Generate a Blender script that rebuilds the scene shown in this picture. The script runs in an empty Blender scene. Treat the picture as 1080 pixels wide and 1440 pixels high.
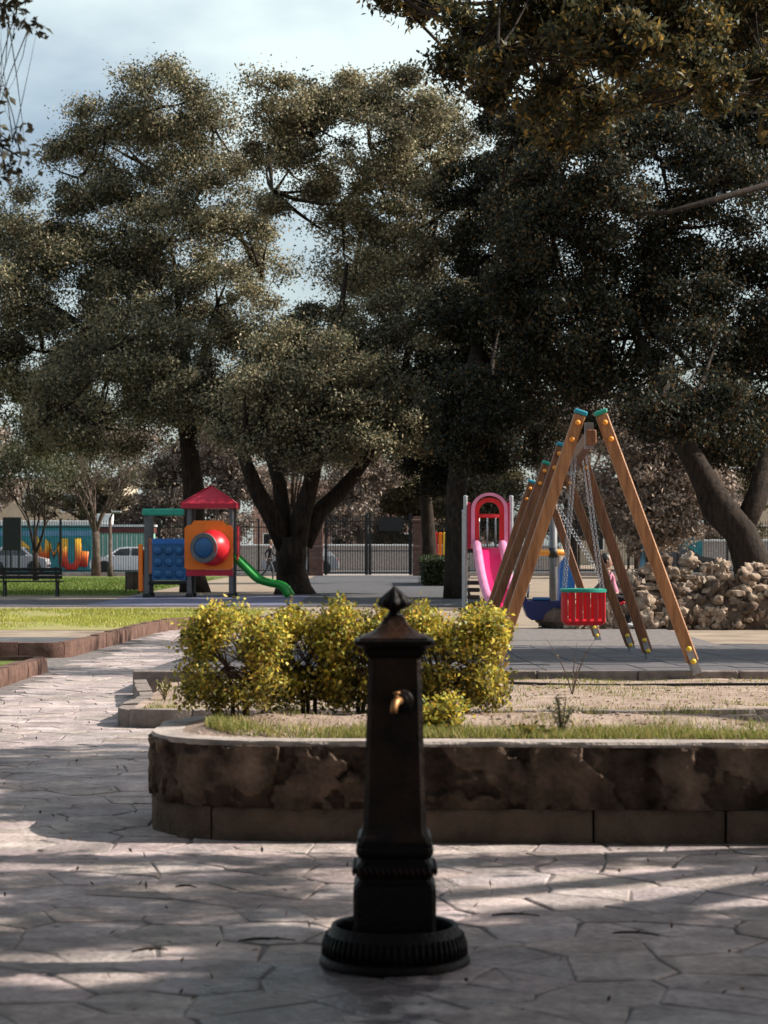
import bpy, bmesh, math, random
import numpy as np
from mathutils import Vector, Matrix, noise as mnoise, Euler

# ------------------------------------------------------------------ camera, sky, sun
SC = bpy.context.scene
COL = SC.collection
R = math.radians
H, F = 1.42, 3100.0            # eye height, focal length in photo pixels (photo 1080 x 1440, horizon row 770)
rng = np.random.default_rng(7)
random.seed(7)

cam = bpy.data.cameras.new('camera')
camo = bpy.data.objects.new('camera', cam); COL.objects.link(camo)
camo.location = (0, 0, H); camo.rotation_euler = (R(90), 0, 0)
cam.sensor_fit = 'VERTICAL'; cam.sensor_height = 36.0
cam.lens = 36.0 * F / 1440.0
cam.shift_y = 50.0 / 1440.0
cam.clip_start = 0.1; cam.clip_end = 2000
cam.dof.use_dof = True; cam.dof.focus_distance = 24.0; cam.dof.aperture_fstop = 6.0
SC.camera = camo

SUN_EL, SUN_AZ = R(38.0), R(4.0)      # azimuth measured from +X towards +Y
sv = Vector((math.cos(SUN_EL)*math.cos(SUN_AZ), math.cos(SUN_EL)*math.sin(SUN_AZ), math.sin(SUN_EL)))
sl = bpy.data.lights.new('sun', 'SUN'); sl.energy = 5.0; sl.angle = R(0.53); sl.color = (1.0, 0.93, 0.84)
so = bpy.data.objects.new('sun', sl); COL.objects.link(so)
so.rotation_euler = sv.to_track_quat('Z', 'Y').to_euler()

W = bpy.data.worlds.new('World'); SC.world = W; W.use_nodes = True
nt = W.node_tree; nt.nodes.clear()
def wn(t, **k):
    n = nt.nodes.new(t)
    for a, b in k.items(): setattr(n, a, b)
    return n
sky = wn('ShaderNodeTexSky', sky_type='NISHITA'); sky.sun_disc = False
sky.sun_elevation = SUN_EL; sky.sun_rotation = R(90) - SUN_AZ
sky.air_density = 1.0; sky.dust_density = 2.5; sky.ozone_density = 1.0
tc = wn('ShaderNodeTexCoord'); mp = wn('ShaderNodeMapping'); mp.inputs['Scale'].default_value = (1.0, 1.0, 2.2)
nz = wn('ShaderNodeTexNoise'); nz.inputs['Scale'].default_value = 3.4; nz.inputs['Detail'].default_value = 6; nz.inputs['Roughness'].default_value = .52
rp = wn('ShaderNodeValToRGB'); rp.color_ramp.elements[0].position = .44; rp.color_ramp.elements[1].position = .64
rp.color_ramp.elements[0].color = (.12, .12, .12, 1); rp.color_ramp.elements[1].color = (.95, .95, .95, 1)
mx = wn('ShaderNodeMix', data_type='RGBA'); mx.inputs[7].default_value = (6.3, 7.3, 7.3, 1)
bg = wn('ShaderNodeBackground'); bg.inputs['Strength'].default_value = 0.088
wo = wn('ShaderNodeOutputWorld')
L = nt.links.new
L(tc.outputs['Generated'], mp.inputs['Vector']); L(mp.outputs[0], nz.inputs['Vector']); L(nz.outputs['Fac'], rp.inputs[0])
L(rp.outputs['Color'], mx.inputs[0]); L(sky.outputs[0], mx.inputs[6]); L(mx.outputs[2], bg.inputs['Color']); L(bg.outputs[0], wo.inputs[0])

SC.view_settings.view_transform = 'Standard'; SC.view_settings.look = 'None'
SC.view_settings.gamma = 1.0; SC.view_settings.use_curve_mapping = False
SC.view_settings.exposure = 0.74
SC.cycles.max_bounces = 6; SC.cycles.diffuse_bounces = 3; SC.cycles.transmission_bounces = 4; SC.cycles.transparent_max_bounces = 6
SC.cycles.sample_clamp_indirect = 4.0

# ------------------------------------------------------------------ helpers
def P(px, py, d):
    return Vector(((px-540)*d/F, d, H-(py-770)*d/F))
def G(px, py, z=0.0):
    return P(px, py, (H-z)*F/(py-770))

def link(o, parent=None):
    COL.objects.link(o)
    if parent is not None: o.parent = parent
    return o
def tag(o, label=None, cat=None, group=None, kind=None):
    if label: o['label'] = label
    if cat: o['category'] = cat
    if group: o['group'] = group
    if kind: o['kind'] = kind
    return o
def thing(name, label, cat, loc=(0, 0, 0), rz=0.0, group=None):
    o = bpy.data.objects.new(name, None); COL.objects.link(o)
    o.empty_display_size = .2
    o.location = loc; o.rotation_euler = (0, 0, rz)
    return tag(o, label, cat, group)

class MB:
    """collects shapes and links them as ONE mesh object"""
    def __init__(s): s.v = []; s.f = []; s.m = []; s.mi = 0
    def _add(s, vs, fs):
        b = len(s.v); s.v.extend([tuple(q) for q in vs]); s.f.extend([tuple(b+i for i in q) for q in fs]); s.m.extend([s.mi]*len(fs)); return s
    def box(s, c, size, rot=None, bev=0.0):
        x, y, z = [q/2 for q in size]; c = Vector(c)
        M = rot if rot is not None else Matrix.Identity(3)
        if bev <= 0:
            vs = [Vector((a*x, b*y, e*z)) for e in (-1, 1) for b in (-1, 1) for a in (-1, 1)]
            fs = [(0, 2, 3, 1), (4, 5, 7, 6), (0, 1, 5, 4), (2, 6, 7, 3), (0, 4, 6, 2), (1, 3, 7, 5)]
            return s._add([c + M @ q for q in vs], fs)
        b = min(bev, x*.9, y*.9, z*.9)
        rings = []
        def ring(hx, hy, zz):
            return [Vector(q) for q in ((-hx+b, -hy, zz), (hx-b, -hy, zz), (hx, -hy+b, zz), (hx, hy-b, zz), (hx-b, hy, zz), (-hx+b, hy, zz), (-hx, hy-b, zz), (-hx, -hy+b, zz))]
        rings = [ring(x-b, y-b, -z), ring(x, y, -z+b), ring(x, y, z-b), ring(x-b, y-b, z)]
        vs = [c + M @ q for r_ in rings for q in r_]; fs = [tuple(range(7, -1, -1)), tuple(24+i for i in range(8))]
        for k in range(3):
            for i in range(8):
                j = (i+1) % 8; fs.append((k*8+i, k*8+j, k*8+8+j, k*8+8+i))
        return s._add(vs, fs)
    def bar(s, a, b, w, h=None, up=(0, 0, 1), bev=0.0):
        a = Vector(a); b = Vector(b); d = b-a; l = d.length; d.normalize()
        u = Vector(up); xx = u.cross(d)
        if xx.length < 1e-4: xx = Vector((1, 0, 0)).cross(d)
        xx.normalize(); yy = d.cross(xx)
        M = Matrix((xx, yy, d)).transposed()
        return s.box((a+b)/2, (w, h or w, l), M, bev)
    def tube(s, pts, rad, n=8, cap=True, wob=0.0):
        pts = [Vector(p) for p in pts]
        if not hasattr(rad, '__len__'): rad = [rad]*len(pts)
        vs = []; fs = []; ref = None
        for i, p in enumerate(pts):
            t = (pts[min(i+1, len(pts)-1)]-pts[max(i-1, 0)])
            if t.length < 1e-9: t = Vector((0, 0, 1))
            t.normalize()
            if ref is None:
                ref = Vector((1, 0, 0)) if abs(t.x) < .8 else Vector((0, 1, 0))
            xx = (ref - t*ref.dot(t)); 
            if xx.length < 1e-5: xx = Vector((0, 1, 0)).cross(t)
            xx.normalize(); ref = xx; yy = t.cross(xx)
            for k in range(n):
                a = 2*math.pi*k/n; r_ = rad[i]
                if wob: r_ *= 1 + wob*mnoise.noise(Vector((p.x*.9+math.cos(a)*.8, p.y*.9+math.sin(a)*.8, p.z*.9)))
                vs.append(p + (xx*math.cos(a)+yy*math.sin(a))*r_)
        for i in range(len(pts)-1):
            for k in range(n):
                j = (k+1) % n; fs.append((i*n+k, i*n+j, i*n+n+j, i*n+n+k))
        if cap: fs += [tuple(range(n-1, -1, -1)), tuple((len(pts)-1)*n+k for k in range(n))]
        return s._add(vs, fs)
    def lathe(s, prof, n=24, c=(0, 0, 0), sq=None, M=None):
        """prof: (radius, z). sq = chamfer fraction: square section with cut corners instead of round"""
        c = Vector(c); vs = []; fs = []
        def section(r_):
            if sq is None: return [(r_*math.cos(2*math.pi*k/n), r_*math.sin(2*math.pi*k/n)) for k in range(n)]
            q = r_*(1-sq); return [(-q, -r_), (q, -r_), (r_, -q), (r_, q), (q, r_), (-q, r_), (-r_, q), (-r_, -q)]
        m = n if sq is None else 8
        for r_, z in prof:
            for a, b in section(max(r_, 1e-4)):
                w = Vector((a, b, z)); vs.append(c + (M @ w if M is not None else w))
        for i in range(len(prof)-1):
            for k in range(m):
                j = (k+1) % m; fs.append((i*m+k, i*m+j, i*m+m+j, i*m+m+k))
        fs += [tuple(range(m-1, -1, -1)), tuple((len(prof)-1)*m+k for k in range(m))]
        return s._add(vs, fs)
    def prism(s, poly, z0, z1, inset=0.0, ch=0.0):
        n = len(poly)
        vs = [(p[0], p[1], z0) for p in poly]+[(p[0], p[1], z1-ch) for p in poly]
        fs = [tuple(range(n-1, -1, -1))]
        fs += [(i, (i+1) % n, n+(i+1) % n, n+i) for i in range(n)]
        if ch > 0:
            cx = sum(p[0] for p in poly)/n; cy = sum(p[1] for p in poly)/n
            for p in poly:
                d = math.hypot(p[0]-cx, p[1]-cy) or 1; k = max(0.2, 1-inset/d)
                vs.append((cx+(p[0]-cx)*k, cy+(p[1]-cy)*k, z1))
            fs += [(n+i, n+(i+1) % n, 2*n+(i+1) % n, 2*n+i) for i in range(n)]
            fs.append(tuple(2*n+i for i in range(n)))
        else: fs.append(tuple(n+i for i in range(n)))
        return s._add(vs, fs)
    def extrude(s, prof, y0, y1, inset=None):
        """profile in x,z extruded along y"""
        n = len(prof); ins = inset or [0]*n
        vs = [(p[0], y0+ins[i], p[1]) for i, p in enumerate(prof)]+[(p[0], y1-ins[i], p[1]) for i, p in enumerate(prof)]
        fs = [tuple(range(n)), tuple(range(2*n-1, n-1, -1))]+[((i+1) % n, i, n+i, n+(i+1) % n) for i in range(n)]
        return s._add(vs, fs)
    def ico(s, c, r_, sub=2, amp=0.0, sc=1.0, freq=1.5, seed=0.0):
        bm = bmesh.new(); bmesh.ops.create_icosphere(bm, subdivisions=sub, radius=1.0)
        r3 = Vector(r_) if hasattr(r_, '__len__') else Vector((r_, r_, r_)); c = Vector(c)
        vs = []
        for v in bm.verts:
            q = v.co; k = 1+amp*(mnoise.noise(q*freq+Vector((seed, seed*1.7, -seed)))+.5*mnoise.noise(q*freq*2.3+Vector((seed, 3, seed))))
            vs.append(c+Vector((q.x*r3.x, q.y*r3.y, q.z*r3.z))*k)
        fs = [tuple(l.vert.index for l in f.loops) for f in bm.faces]
        bm.free(); return s._add(vs, fs)
    def mesh(s, name, mats, smooth=False):
        me = bpy.data.meshes.new(name); me.from_pydata(s.v, [], s.f); 
        for m in (mats if isinstance(mats, (list, tuple)) else [mats]): me.materials.append(m)
        if any(s.m): me.polygons.foreach_set('material_index', s.m)
        if smooth: me.polygons.foreach_set('use_smooth', [True]*len(me.polygons))
        me.validate(); me.update(); return me
    def build(s, name, mats, parent=None, smooth=False, loc=None, auto=None):
        o = bpy.data.objects.new(name, s.mesh(name, mats, smooth)); link(o, parent)
        if loc is not None: o.location = loc
        if auto is not None:
            for p in o.data.polygons: p.use_smooth = True
            o.data.set_sharp_from_angle(angle=R(auto))
        return o

def copy_tree(o, parent=None):
    c = o.copy(); COL.objects.link(c); c.parent = parent
    for ch in list(o.children): copy_tree(ch, c)
    return c

# ------------------------------------------------------------------ materials
MATS = {}
def mat(name, base, rough=.7, var=.25, scale=6.0, bump=0.0, bscale=None, attr=False, metallic=0.0, spec=.4, c2=None, detail=6.0, coat=0.0, stretch=None):
    if name in MATS: return MATS[name]
    m = bpy.data.materials.new(name); m.use_nodes = True; t = m.node_tree; N = t.nodes; K = t.links.new
    b = N['Principled BSDF']; b.inputs['Roughness'].default_value = rough; b.inputs['Metallic'].default_value = metallic
    b.inputs['Specular IOR Level'].default_value = spec
    if coat: b.inputs['Coat Weight'].default_value = coat; b.inputs['Coat Roughness'].default_value = .15
    g = N.new('ShaderNodeNewGeometry')
    n = N.new('ShaderNodeTexNoise'); n.inputs['Scale'].default_value = scale; n.inputs['Detail'].default_value = detail; n.inputs['Roughness'].default_value = .6
    if stretch:
        mpg = N.new('ShaderNodeMapping'); mpg.inputs['Scale'].default_value = stretch; K(g.outputs['Position'], mpg.inputs['Vector']); K(mpg.outputs[0], n.inputs['Vector'])
    else: K(g.outputs['Position'], n.inputs['Vector'])
    r_ = N.new('ShaderNodeValToRGB'); K(n.outputs['Fac'], r_.inputs[0])
    r_.color_ramp.elements[0].position = .32; r_.color_ramp.elements[1].position = .68
    a = [q*(1-var) for q in base] if c2 is None else base; e = [min(1, q*(1+var)) for q in base] if c2 is None else c2
    r_.color_ramp.elements[0].color = (*a, 1); r_.color_ramp.elements[1].color = (*e, 1)
    out = r_.outputs['Color']
    if attr:
        at = N.new('ShaderNodeAttribute'); at.attribute_name = 'Col'
        mm = N.new('ShaderNodeMix'); mm.data_type = 'RGBA'; mm.blend_type = 'MULTIPLY'; mm.inputs[0].default_value = 1
        K(out, mm.inputs[6]); K(at.outputs['Color'], mm.inputs[7]); out = mm.outputs[2]
    K(out, b.inputs['Base Color'])
    if bump:
        n2 = N.new('ShaderNodeTexNoise'); n2.inputs['Scale'].default_value = bscale or scale*4; n2.inputs['Detail'].default_value = 8
        K(g.outputs['Position'], n2.inputs['Vector'])
        bp = N.new('ShaderNodeBump'); bp.inputs['Strength'].default_value = min(1, bump); bp.inputs['Distance'].default_value = .02
        K(n2.outputs['Fac'], bp.inputs['Height']); K(bp.outputs[0], b.inputs['Normal'])
    MATS[name] = m; return m

def leafmat(name, trans=.25, rough=.5, gloss=.06):
    m = bpy.data.materials.new(name); m.use_nodes = True; t = m.node_tree; N = t.nodes; K = t.links.new; N.clear()
    at = N.new('ShaderNodeAttribute'); at.attribute_name = 'Col'
    d = N.new('ShaderNodeBsdfDiffuse'); tr = N.new('ShaderNodeBsdfTranslucent'); gl = N.new('ShaderNodeBsdfGlossy'); gl.inputs['Roughness'].default_value = rough
    gl.inputs['Color'].default_value = (.8, .85, .9, 1)
    m1 = N.new('ShaderNodeMixShader'); m1.inputs[0].default_value = trans
    m2 = N.new('ShaderNodeMixShader'); m2.inputs[0].default_value = gloss
    o = N.new('ShaderNodeOutputMaterial')
    K(at.outputs['Color'], d.inputs['Color']); K(at.outputs['Color'], tr.inputs['Color'])
    K(d.outputs[0], m1.inputs[1]); K(tr.outputs[0], m1.inputs[2]); K(m1.outputs[0], m2.inputs[1]); K(gl.outputs[0], m2.inputs[2]); K(m2.outputs[0], o.inputs[0])
    MATS[name] = m; return m

LEAF = leafmat('leaf', .22, .5, .02)
LEAFN = leafmat('leaf_near', .35, .45, .02)
GRASSM = leafmat('grass_blade', .3, .6, .02)
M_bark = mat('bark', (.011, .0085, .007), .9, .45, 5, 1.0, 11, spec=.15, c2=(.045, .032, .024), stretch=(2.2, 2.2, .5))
M_bark2 = mat('bark_pale', (.085, .062, .048), .9, .45, 6, .6, 16, spec=.2)
M_iron = mat('cast_iron', (.0035, .003, .003), .42, .4, 9, .35, 60, spec=.10, c2=(.009, .0055, .0042))
M_ironrust = mat('cast_iron_rusty', (.0045, .0034, .003), .40, .4, 7, .4, 50, spec=.14, c2=(.030, .014, .008))
M_brass = mat('brass', (.34, .18, .075), .5, .3, 30, .1, metallic=.9)
M_steel = mat('galvanised_steel', (.34, .35, .37), .45, .2, 20, .1, metallic=.5)
M_darkmetal = mat('dark_painted_metal', (.012, .013, .014), .5, .3, 10, spec=.4)
M_wood = mat('varnished_wood', (.20, .082, .032), .5, .35, 3, .3, 40, c2=(.42, .20, .085), spec=.4, stretch=(9, 9, .9))
M_woodshade = mat('varnished_wood_shaded', (.11, .042, .018), .5, .35, 3, .3, 40, c2=(.25, .10, .04), spec=.4, stretch=(9, 9, .9))  # darker copy of the wood: shade on the rear legs put into colour
M_capblue = mat('plastic_teal', (.02, .24, .33), .4, .15)
M_capgreen = mat('plastic_green', (.02, .28, .20), .4, .15)
M_orangecap = mat('plastic_orange', (.80, .30, .04), .35, .1)
M_yellowcap = mat('plastic_yellow', (.75, .48, .04), .35, .1)
M_red = mat('plastic_red', (.55, .012, .02), .38, .12, 3)
M_roofred = mat('plastic_roof_red', (.42, .012, .035), .45, .12, 3)
M_orange = mat('plastic_panel_orange', (.78, .17, .012), .4, .1, 3)
M_blue = mat('plastic_blue', (.015, .085, .21), .38, .2, 3)
M_bluelight = mat('plastic_blue_rim', (.02, .12, .36), .38, .15, 3)
M_navy = mat('plastic_navy', (.010, .018, .10), .4, .25, 4)
M_green = mat('plastic_slide_green', (.012, .24, .03), .38, .12, 3)
M_pink = mat('plastic_pink', (.72, .012, .12), .35, .1, 3)
M_pinkpale = mat('plastic_pink_faded', (.62, .22, .36), .4, .15, 4)
M_pinkred = mat('plastic_crimson', (.50, .012, .05), .38, .12, 4)
M_greypost = mat('grey_post', (.10, .10, .105), .5, .2, 8)
M_concrete = mat('concrete_pale', (.36, .31, .28), .9, .3, 7, .5, 50, spec=.2)
M_wallold = mat('old_render', (.10, .068, .050), .95, .5, 4.5, .9, 40, c2=(.26, .19, .145), spec=.15, attr=True)
M_wallblock = mat('old_stone_block', (.050, .036, .027), .95, .5, 3.5, .9, 30, c2=(.13, .095, .07), spec=.15)
M_soil = mat('sandy_soil', (.24, .17, .13), .95, .3, 4, .9, 45, c2=(.41, .315, .26), spec=.1)
M_kerbred = mat('red_kerb_stone', (.12, .068, .052), .9, .35, 6, .5, 40, spec=.2)
M_kerbgrey = mat('grey_kerb_stone', (.20, .165, .145), .9, .35, 6, .5, 40, spec=.2)
M_rubber = mat('rubber_tile', (.105, .096, .10), .85, .2, 9, .4, 90, spec=.25)
M_asphalt = mat('asphalt', (.085, .083, .088), .9, .25, 2.2, .4, 120, spec=.2)
M_asphaltblue = mat('play_rubber_blue', (.13, .13, .19), .9, .2, 2.2, .3, 80, spec=.2)
M_dirt = mat('dry_dirt', (.20, .15, .115), .95, .4, 1.1, .5, 20, c2=(.33, .265, .20), spec=.1)
M_lawn = mat('lawn', (.30, .24, .13), .95, .4, 1.2, .6, 30, c2=(.20, .23, .045), spec=.1)
M_lawngreen = mat('lawn_green', (.055, .085, .018), .95, .4, 1.5, .6, 30, c2=(.13, .16, .04), spec=.1)
M_mortar = mat('mortar', (.17, .15, .142), .95, .35, 9, .6, 60, spec=.15)
M_rock = mat('tufa_rock', (.15, .10, .07), .95, .45, 9, 1.0, 16, c2=(.45, .35, .265), spec=.15)
M_rockdark = mat('tufa_rock_dark', (.07, .05, .037), .95, .45, 7, 1.0, 22, c2=(.17, .12, .09), spec=.15)
M_brick = mat('brick_pillar', (.105, .062, .052), .9, .3, 5, .5, 40, spec=.2)
M_black = mat('black_rubber', (.010, .010, .010), .6, .2)
M_water = mat('water_film', (.012, .012, .014), .12, .1, 8, .35, 14, spec=.6)
M_glass = mat('dark_glass', (.015, .018, .022), .08, .1, spec=.7)
M_carwhite = mat('car_paint_white', (.70, .71, .73), .3, .05, coat=.5)
M_carblue = mat('car_paint_blue', (.03, .075, .14), .3, .05, coat=.5)
M_cardark = mat('car_paint_dark', (.02, .024, .03), .3, .05, coat=.5)
M_carsilver = mat('car_paint_silver', (.34, .35, .37), .3, .05, coat=.5)
M_rim = mat('wheel_rim', (.35, .35, .37), .35, .1, metallic=.6)
M_lamp = mat('lamp_glass', (.7, .7, .66), .2, .05)
M_mint = mat('mint_sheet', (.20, .42, .32), .6, .1, 2)
M_white = mat('white_paint', (.68, .68, .66), .6, .12, 3)
M_teal = mat('teal_paint', (.03, .22, .24), .7, .25, 2)
M_maroon = mat('maroon_paint', (.13, .035, .03), .7, .2, 2)
M_cream = mat('cream_render', (.46, .38, .28), .9, .15, 1.2)
M_pinkwall = mat('pink_render', (.38, .24, .20), .9, .15, 1.2)
M_bluepaint = mat('blue_paint', (.12, .27, .40), .7, .2, 2)
M_skin = mat('skin', (.42, .24, .17), .55, .1)
M_hairdark = mat('hair_dark', (.012, .009, .008), .5, .2)
M_hairfair = mat('hair_fair', (.20, .13, .07), .5, .2)
M_clothpink = mat('cloth_pink', (.52, .20, .27), .85, .15, 20)
M_clothblack = mat('cloth_black', (.012, .012, .015), .85, .2, 20)
M_clothgrey = mat('cloth_grey', (.06, .065, .075), .85, .2, 20)
M_shoe = mat('shoe_white', (.60, .57, .56), .6, .1)

# flagstone material: per-stone tint, dirt, and a wet stain round the fountain's left
def flag_material():
    m = mat('flagstone', (.37, .308, .29), .85, .3, 3.2, .55, 38, attr=True, spec=.25)
    t = m.node_tree; N = t.nodes; K = t.links.new; b = N['Principled BSDF']
    g = N.new('ShaderNodeNewGeometry')
    vm = N.new('ShaderNodeVectorMath'); vm.operation = 'SUBTRACT'; vm.inputs[1].default_value = (-.22, 7.0, 0)
    vs = N.new('ShaderNodeVectorMath'); vs.operation = 'MULTIPLY'; vs.inputs[1].default_value = (1.25, .8, 1)
    ln = N.new('ShaderNodeVectorMath'); ln.operation = 'LENGTH'
    K(g.outputs['Position'], vm.inputs[0]); K(vm.outputs[0], vs.inputs[0]); K(vs.outputs[0], ln.inputs[0])
    nz = N.new('ShaderNodeTexNoise'); nz.inputs['Scale'].default_value = 5; nz.inputs['Detail'].default_value = 5; K(g.outputs['Position'], nz.inputs['Vector'])
    ad = N.new('ShaderNodeMath'); ad.operation = 'MULTIPLY_ADD'; ad.inputs[1].default_value = 1.3; K(nz.outputs['Fac'], ad.inputs[0]); K(ln.outputs['Value'], ad.inputs[2])
    mr = N.new('ShaderNodeMapRange'); mr.inputs['From Min'].default_value = 1.02; mr.inputs['From Max'].default_value = 1.22
    mr.inputs['To Min'].default_value = 1; mr.inputs['To Max'].default_value = 0; K(ad.outputs[0], mr.inputs['Value'])
    rr = N.new('ShaderNodeMapRange'); rr.inputs['To Min'].default_value = .85; rr.inputs['To Max'].default_value = .16; K(mr.outputs[0], rr.inputs['Value']); K(rr.outputs[0], b.inputs['Roughness'])
    src = b.inputs['Base Color'].links[0].from_socket
    for sc_, lo, dt in ((.9, .76, 4), (26, .80, 8), (7, .82, 3)):
        n3 = N.new('ShaderNodeTexNoise'); n3.inputs['Scale'].default_value = sc_; n3.inputs['Detail'].default_value = dt; K(g.outputs['Position'], n3.inputs['Vector'])
        r3 = N.new('ShaderNodeMapRange'); r3.inputs['From Min'].default_value = .35; r3.inputs['From Max'].default_value = .58; r3.inputs['To Min'].default_value = lo; r3.inputs['To Max'].default_value = 1.06; K(n3.outputs['Fac'], r3.inputs['Value'])
        m3 = N.new('ShaderNodeMix'); m3.data_type = 'RGBA'; m3.blend_type = 'MULTIPLY'; m3.inputs[0].default_value = 1; K(src, m3.inputs[6]); K(r3.outputs[0], m3.inputs[7]); src = m3.outputs[2]
    mm = N.new('ShaderNodeMix'); mm.data_type = 'RGBA'; mm.blend_type = 'MULTIPLY'; mm.inputs[7].default_value = (.45, .45, .47, 1)
    K(mr.outputs[0], mm.inputs[0]); K(src, mm.inputs[6]); K(mm.outputs[2], b.inputs['Base Color'])
    return m
M_flag = flag_material()

# ------------------------------------------------------------------ leaves
def leaf_mesh(name, C, L_, W_, cols, m, up=.35, droop=0.0, seed=1, fold=.12):
    g = np.random.default_rng(seed); n = len(C)
    ax = g.normal(size=(n, 3)); ax[:, 2] -= droop; ax /= np.linalg.norm(ax, axis=1)[:, None]
    nn = g.normal(size=(n, 3)); nn[:, 2] += up*2.5
    sd = np.cross(ax, nn); sd /= (np.linalg.norm(sd, axis=1)[:, None]+1e-9)
    nn = np.cross(sd, ax)
    l = (L_*(.7+.6*g.random(n)))[:, None]; w = (W_*(.7+.6*g.random(n)))[:, None]
    V = np.empty((n, 4, 3), np.float32)
    V[:, 0] = C-ax*l*.5; V[:, 2] = C+ax*l*.5
    V[:, 1] = C+sd*w*.5+nn*l*fold; V[:, 3] = C-sd*w*.5+nn*l*fold
    me = bpy.data.meshes.new(name)
    me.vertices.add(n*4); me.vertices.foreach_set('co', V.ravel())
    me.loops.add(n*4); me.loops.foreach_set('vertex_index', np.arange(n*4, dtype=np.int32))
    me.polygons.add(n); me.polygons.foreach_set('loop_start', np.arange(0, n*4, 4, dtype=np.int32))
    ca = me.color_attributes.new('Col', 'FLOAT_COLOR', 'POINT')
    cc = np.ones((n, 4, 4), np.float32); cc[:, :, :3] = cols[:, None, :]
    ca.data.foreach_set('color', cc.ravel())
    me.materials.append(m); me.update(calc_edges=True)
    return me

def palette(n, cols, g, var=.25, w=None):
    cols = np.array(cols); k = g.choice(len(cols), n, p=w)
    return cols[k]*(1+var*(g.random((n, 1))*2-1))

def scatter(clumps, n, sub_r, g, shell=.5, flat=.65, dens=1.0):
    """clumps: (x,y,z,rx,ry,rz) ellipsoids -> leaf centres round twig ends, cluster ids, cluster centres"""
    cl = np.array(clumps, float); area = (cl[:, 3]*cl[:, 5])
    subs = []
    for c, a in zip(cl, area):
        m = max(3, int(dens*7.0*a/sub_r**2))
        d = g.normal(size=(m, 3)); d /= np.linalg.norm(d, axis=1)[:, None]
        r_ = shell+(1-shell)*g.random(m)**.6
        subs.append(c[:3]+d*r_[:, None]*c[3:6])
    S = np.concatenate(subs); ns = len(S)
    wt = g.random(ns)**1.3+.14; wt /= wt.sum()
    idx = g.choice(ns, n, p=wt)
    sr = sub_r*(.55+.7*g.random(ns))
    off = g.normal(size=(n, 3))*.46; off[:, 2] *= flat
    return S[idx]+off*sr[idx][:, None], idx, S

def bez(a, b, bend, k=7):
    a = Vector(a); b = Vector(b); m = (a+b)/2+Vector(bend)
    return [a*(1-t)**2+m*2*t*(1-t)+b*t*t for t in [i/(k-1) for i in range(k)]]

def tree(name, label, base, trunk, limbs, clumps, n, leaf, pal, seed, sub_r=.55, bark=M_bark, wts=None, group=None, up=.35, droop=0.0, lm=None, shell=.66, twigs=5, dens=1.0, var=.3, cat='tree', subvar=.5, tw=1.0, more=None):
    """trunk: (points, radii) in world; limbs: list of (points, radii); crown: clumps in world"""
    g = np.random.default_rng(seed); rnd = random.Random(seed)
    base = Vector(base); t = thing(name, label, cat, base, 0, group)
    lo = lambda q: Vector(q)-base
    if trunk:
        MB().tube([lo(q) for q in trunk[0]], trunk[1], 14, wob=.38).build('trunk', bark, t, True)
    for pts, rad in limbs:
        MB().tube([lo(q) for q in pts], rad, 9, wob=.3).build('limb', bark, t, True)
    C, idx, S = scatter(clumps, n, sub_r, g, shell, dens=dens)
    cols = palette(n, pal, g, var, wts); tint = 1+subvar*(g.random((len(S), 1))*2-1); cols = cols*tint[idx]*(.8+.4*np.repeat(g.random(1+len(idx)//997), 997)[:len(idx), None] if False else 1)
    me = leaf_mesh('crown', C-np.array(base), leaf[0], leaf[1], cols, lm or LEAF, up, droop, seed)
    o = bpy.data.objects.new('crown', me); link(o, t); o['kind'] = 'stuff'
    if more:
        C, idx, S2 = scatter(more[0], more[1], more[3], g, .2, dens=more[4])
        cols = palette(len(C), pal, g, var, wts)
        o = bpy.data.objects.new('crown', leaf_mesh('crown', C-np.array(base), more[2][0], more[2][1], cols, lm or LEAF, up, droop, seed+1)); link(o, t); o['kind'] = 'stuff'
    if twigs:
        b = MB(); cen = [Vector(c[:3]) for c in clumps]
        for c in cen:
            near = sorted(range(len(S)), key=lambda i: (S[i][0]-c.x)**2+(S[i][1]-c.y)**2+(S[i][2]-c.z)**2)[:40]
            for i in rnd.sample(near, min(twigs, len(near))):
                e = Vector(S[i]); l = (e-c).length
                b.tube([lo(q) for q in bez(c, e, (rnd.uniform(-.1, .1)*l, rnd.uniform(-.1, .1)*l, -.08*l), 4)], [.05*tw*l**.5, .04*tw*l**.5, .025*tw*l**.5, .008*tw], 4, False)
        if b.v: o2 = b.build('branches', bark, t, True); o2['kind'] = 'stuff'
    return t

def pxclumps(lst, d, g, spread=2.5, ry=1.0):
    out = []
    for px, py, r_ in lst:
        dd = d+g.uniform(-spread, spread); q = P(px, py, dd); rr = r_*dd/F
        out.append((q.x, q.y, q.z, rr, rr*ry, rr*.9))
    return out

# ------------------------------------------------------------------ ground sheets
def sheet(name, poly, z, m, kind='structure', parent=None):
    b = MB(); b._add([(x, y, z) for x, y in poly], [tuple(range(len(poly)))])
    o = b.build(name, m, parent); o['kind'] = kind; return o
rect = lambda x0, x1, y0, y1: [(x0, y0), (x1, y0), (x1, y1), (x0, y1)]
sheet('ground', rect(-500, 500, -200, 900), -.02, M_dirt)
sheet('road', rect(-200, 200, 118, 136), -.012, M_asphalt)
sheet('pavement', rect(-200, 200, 113, 118), -.008, M_concrete)
sheet('lawn', [(-30, 39), (-3.4, 39), (-2.6, 42), (-2.6, 51), (-30, 51)], -.012, M_lawn)
sheet('lawn', rect(-30, -7.6, 66, 110), -.012, M_lawngreen)
sheet('path', [(-30, 53.5), (9, 53.5), (9, 61.5), (-30, 61.5)], -.012, M_asphalt)
sheet('path', [(-3.2, 61.5), (2.3, 61.5), (2.1, 112), (-3.5, 112)], -.009, M_asphalt)
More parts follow.
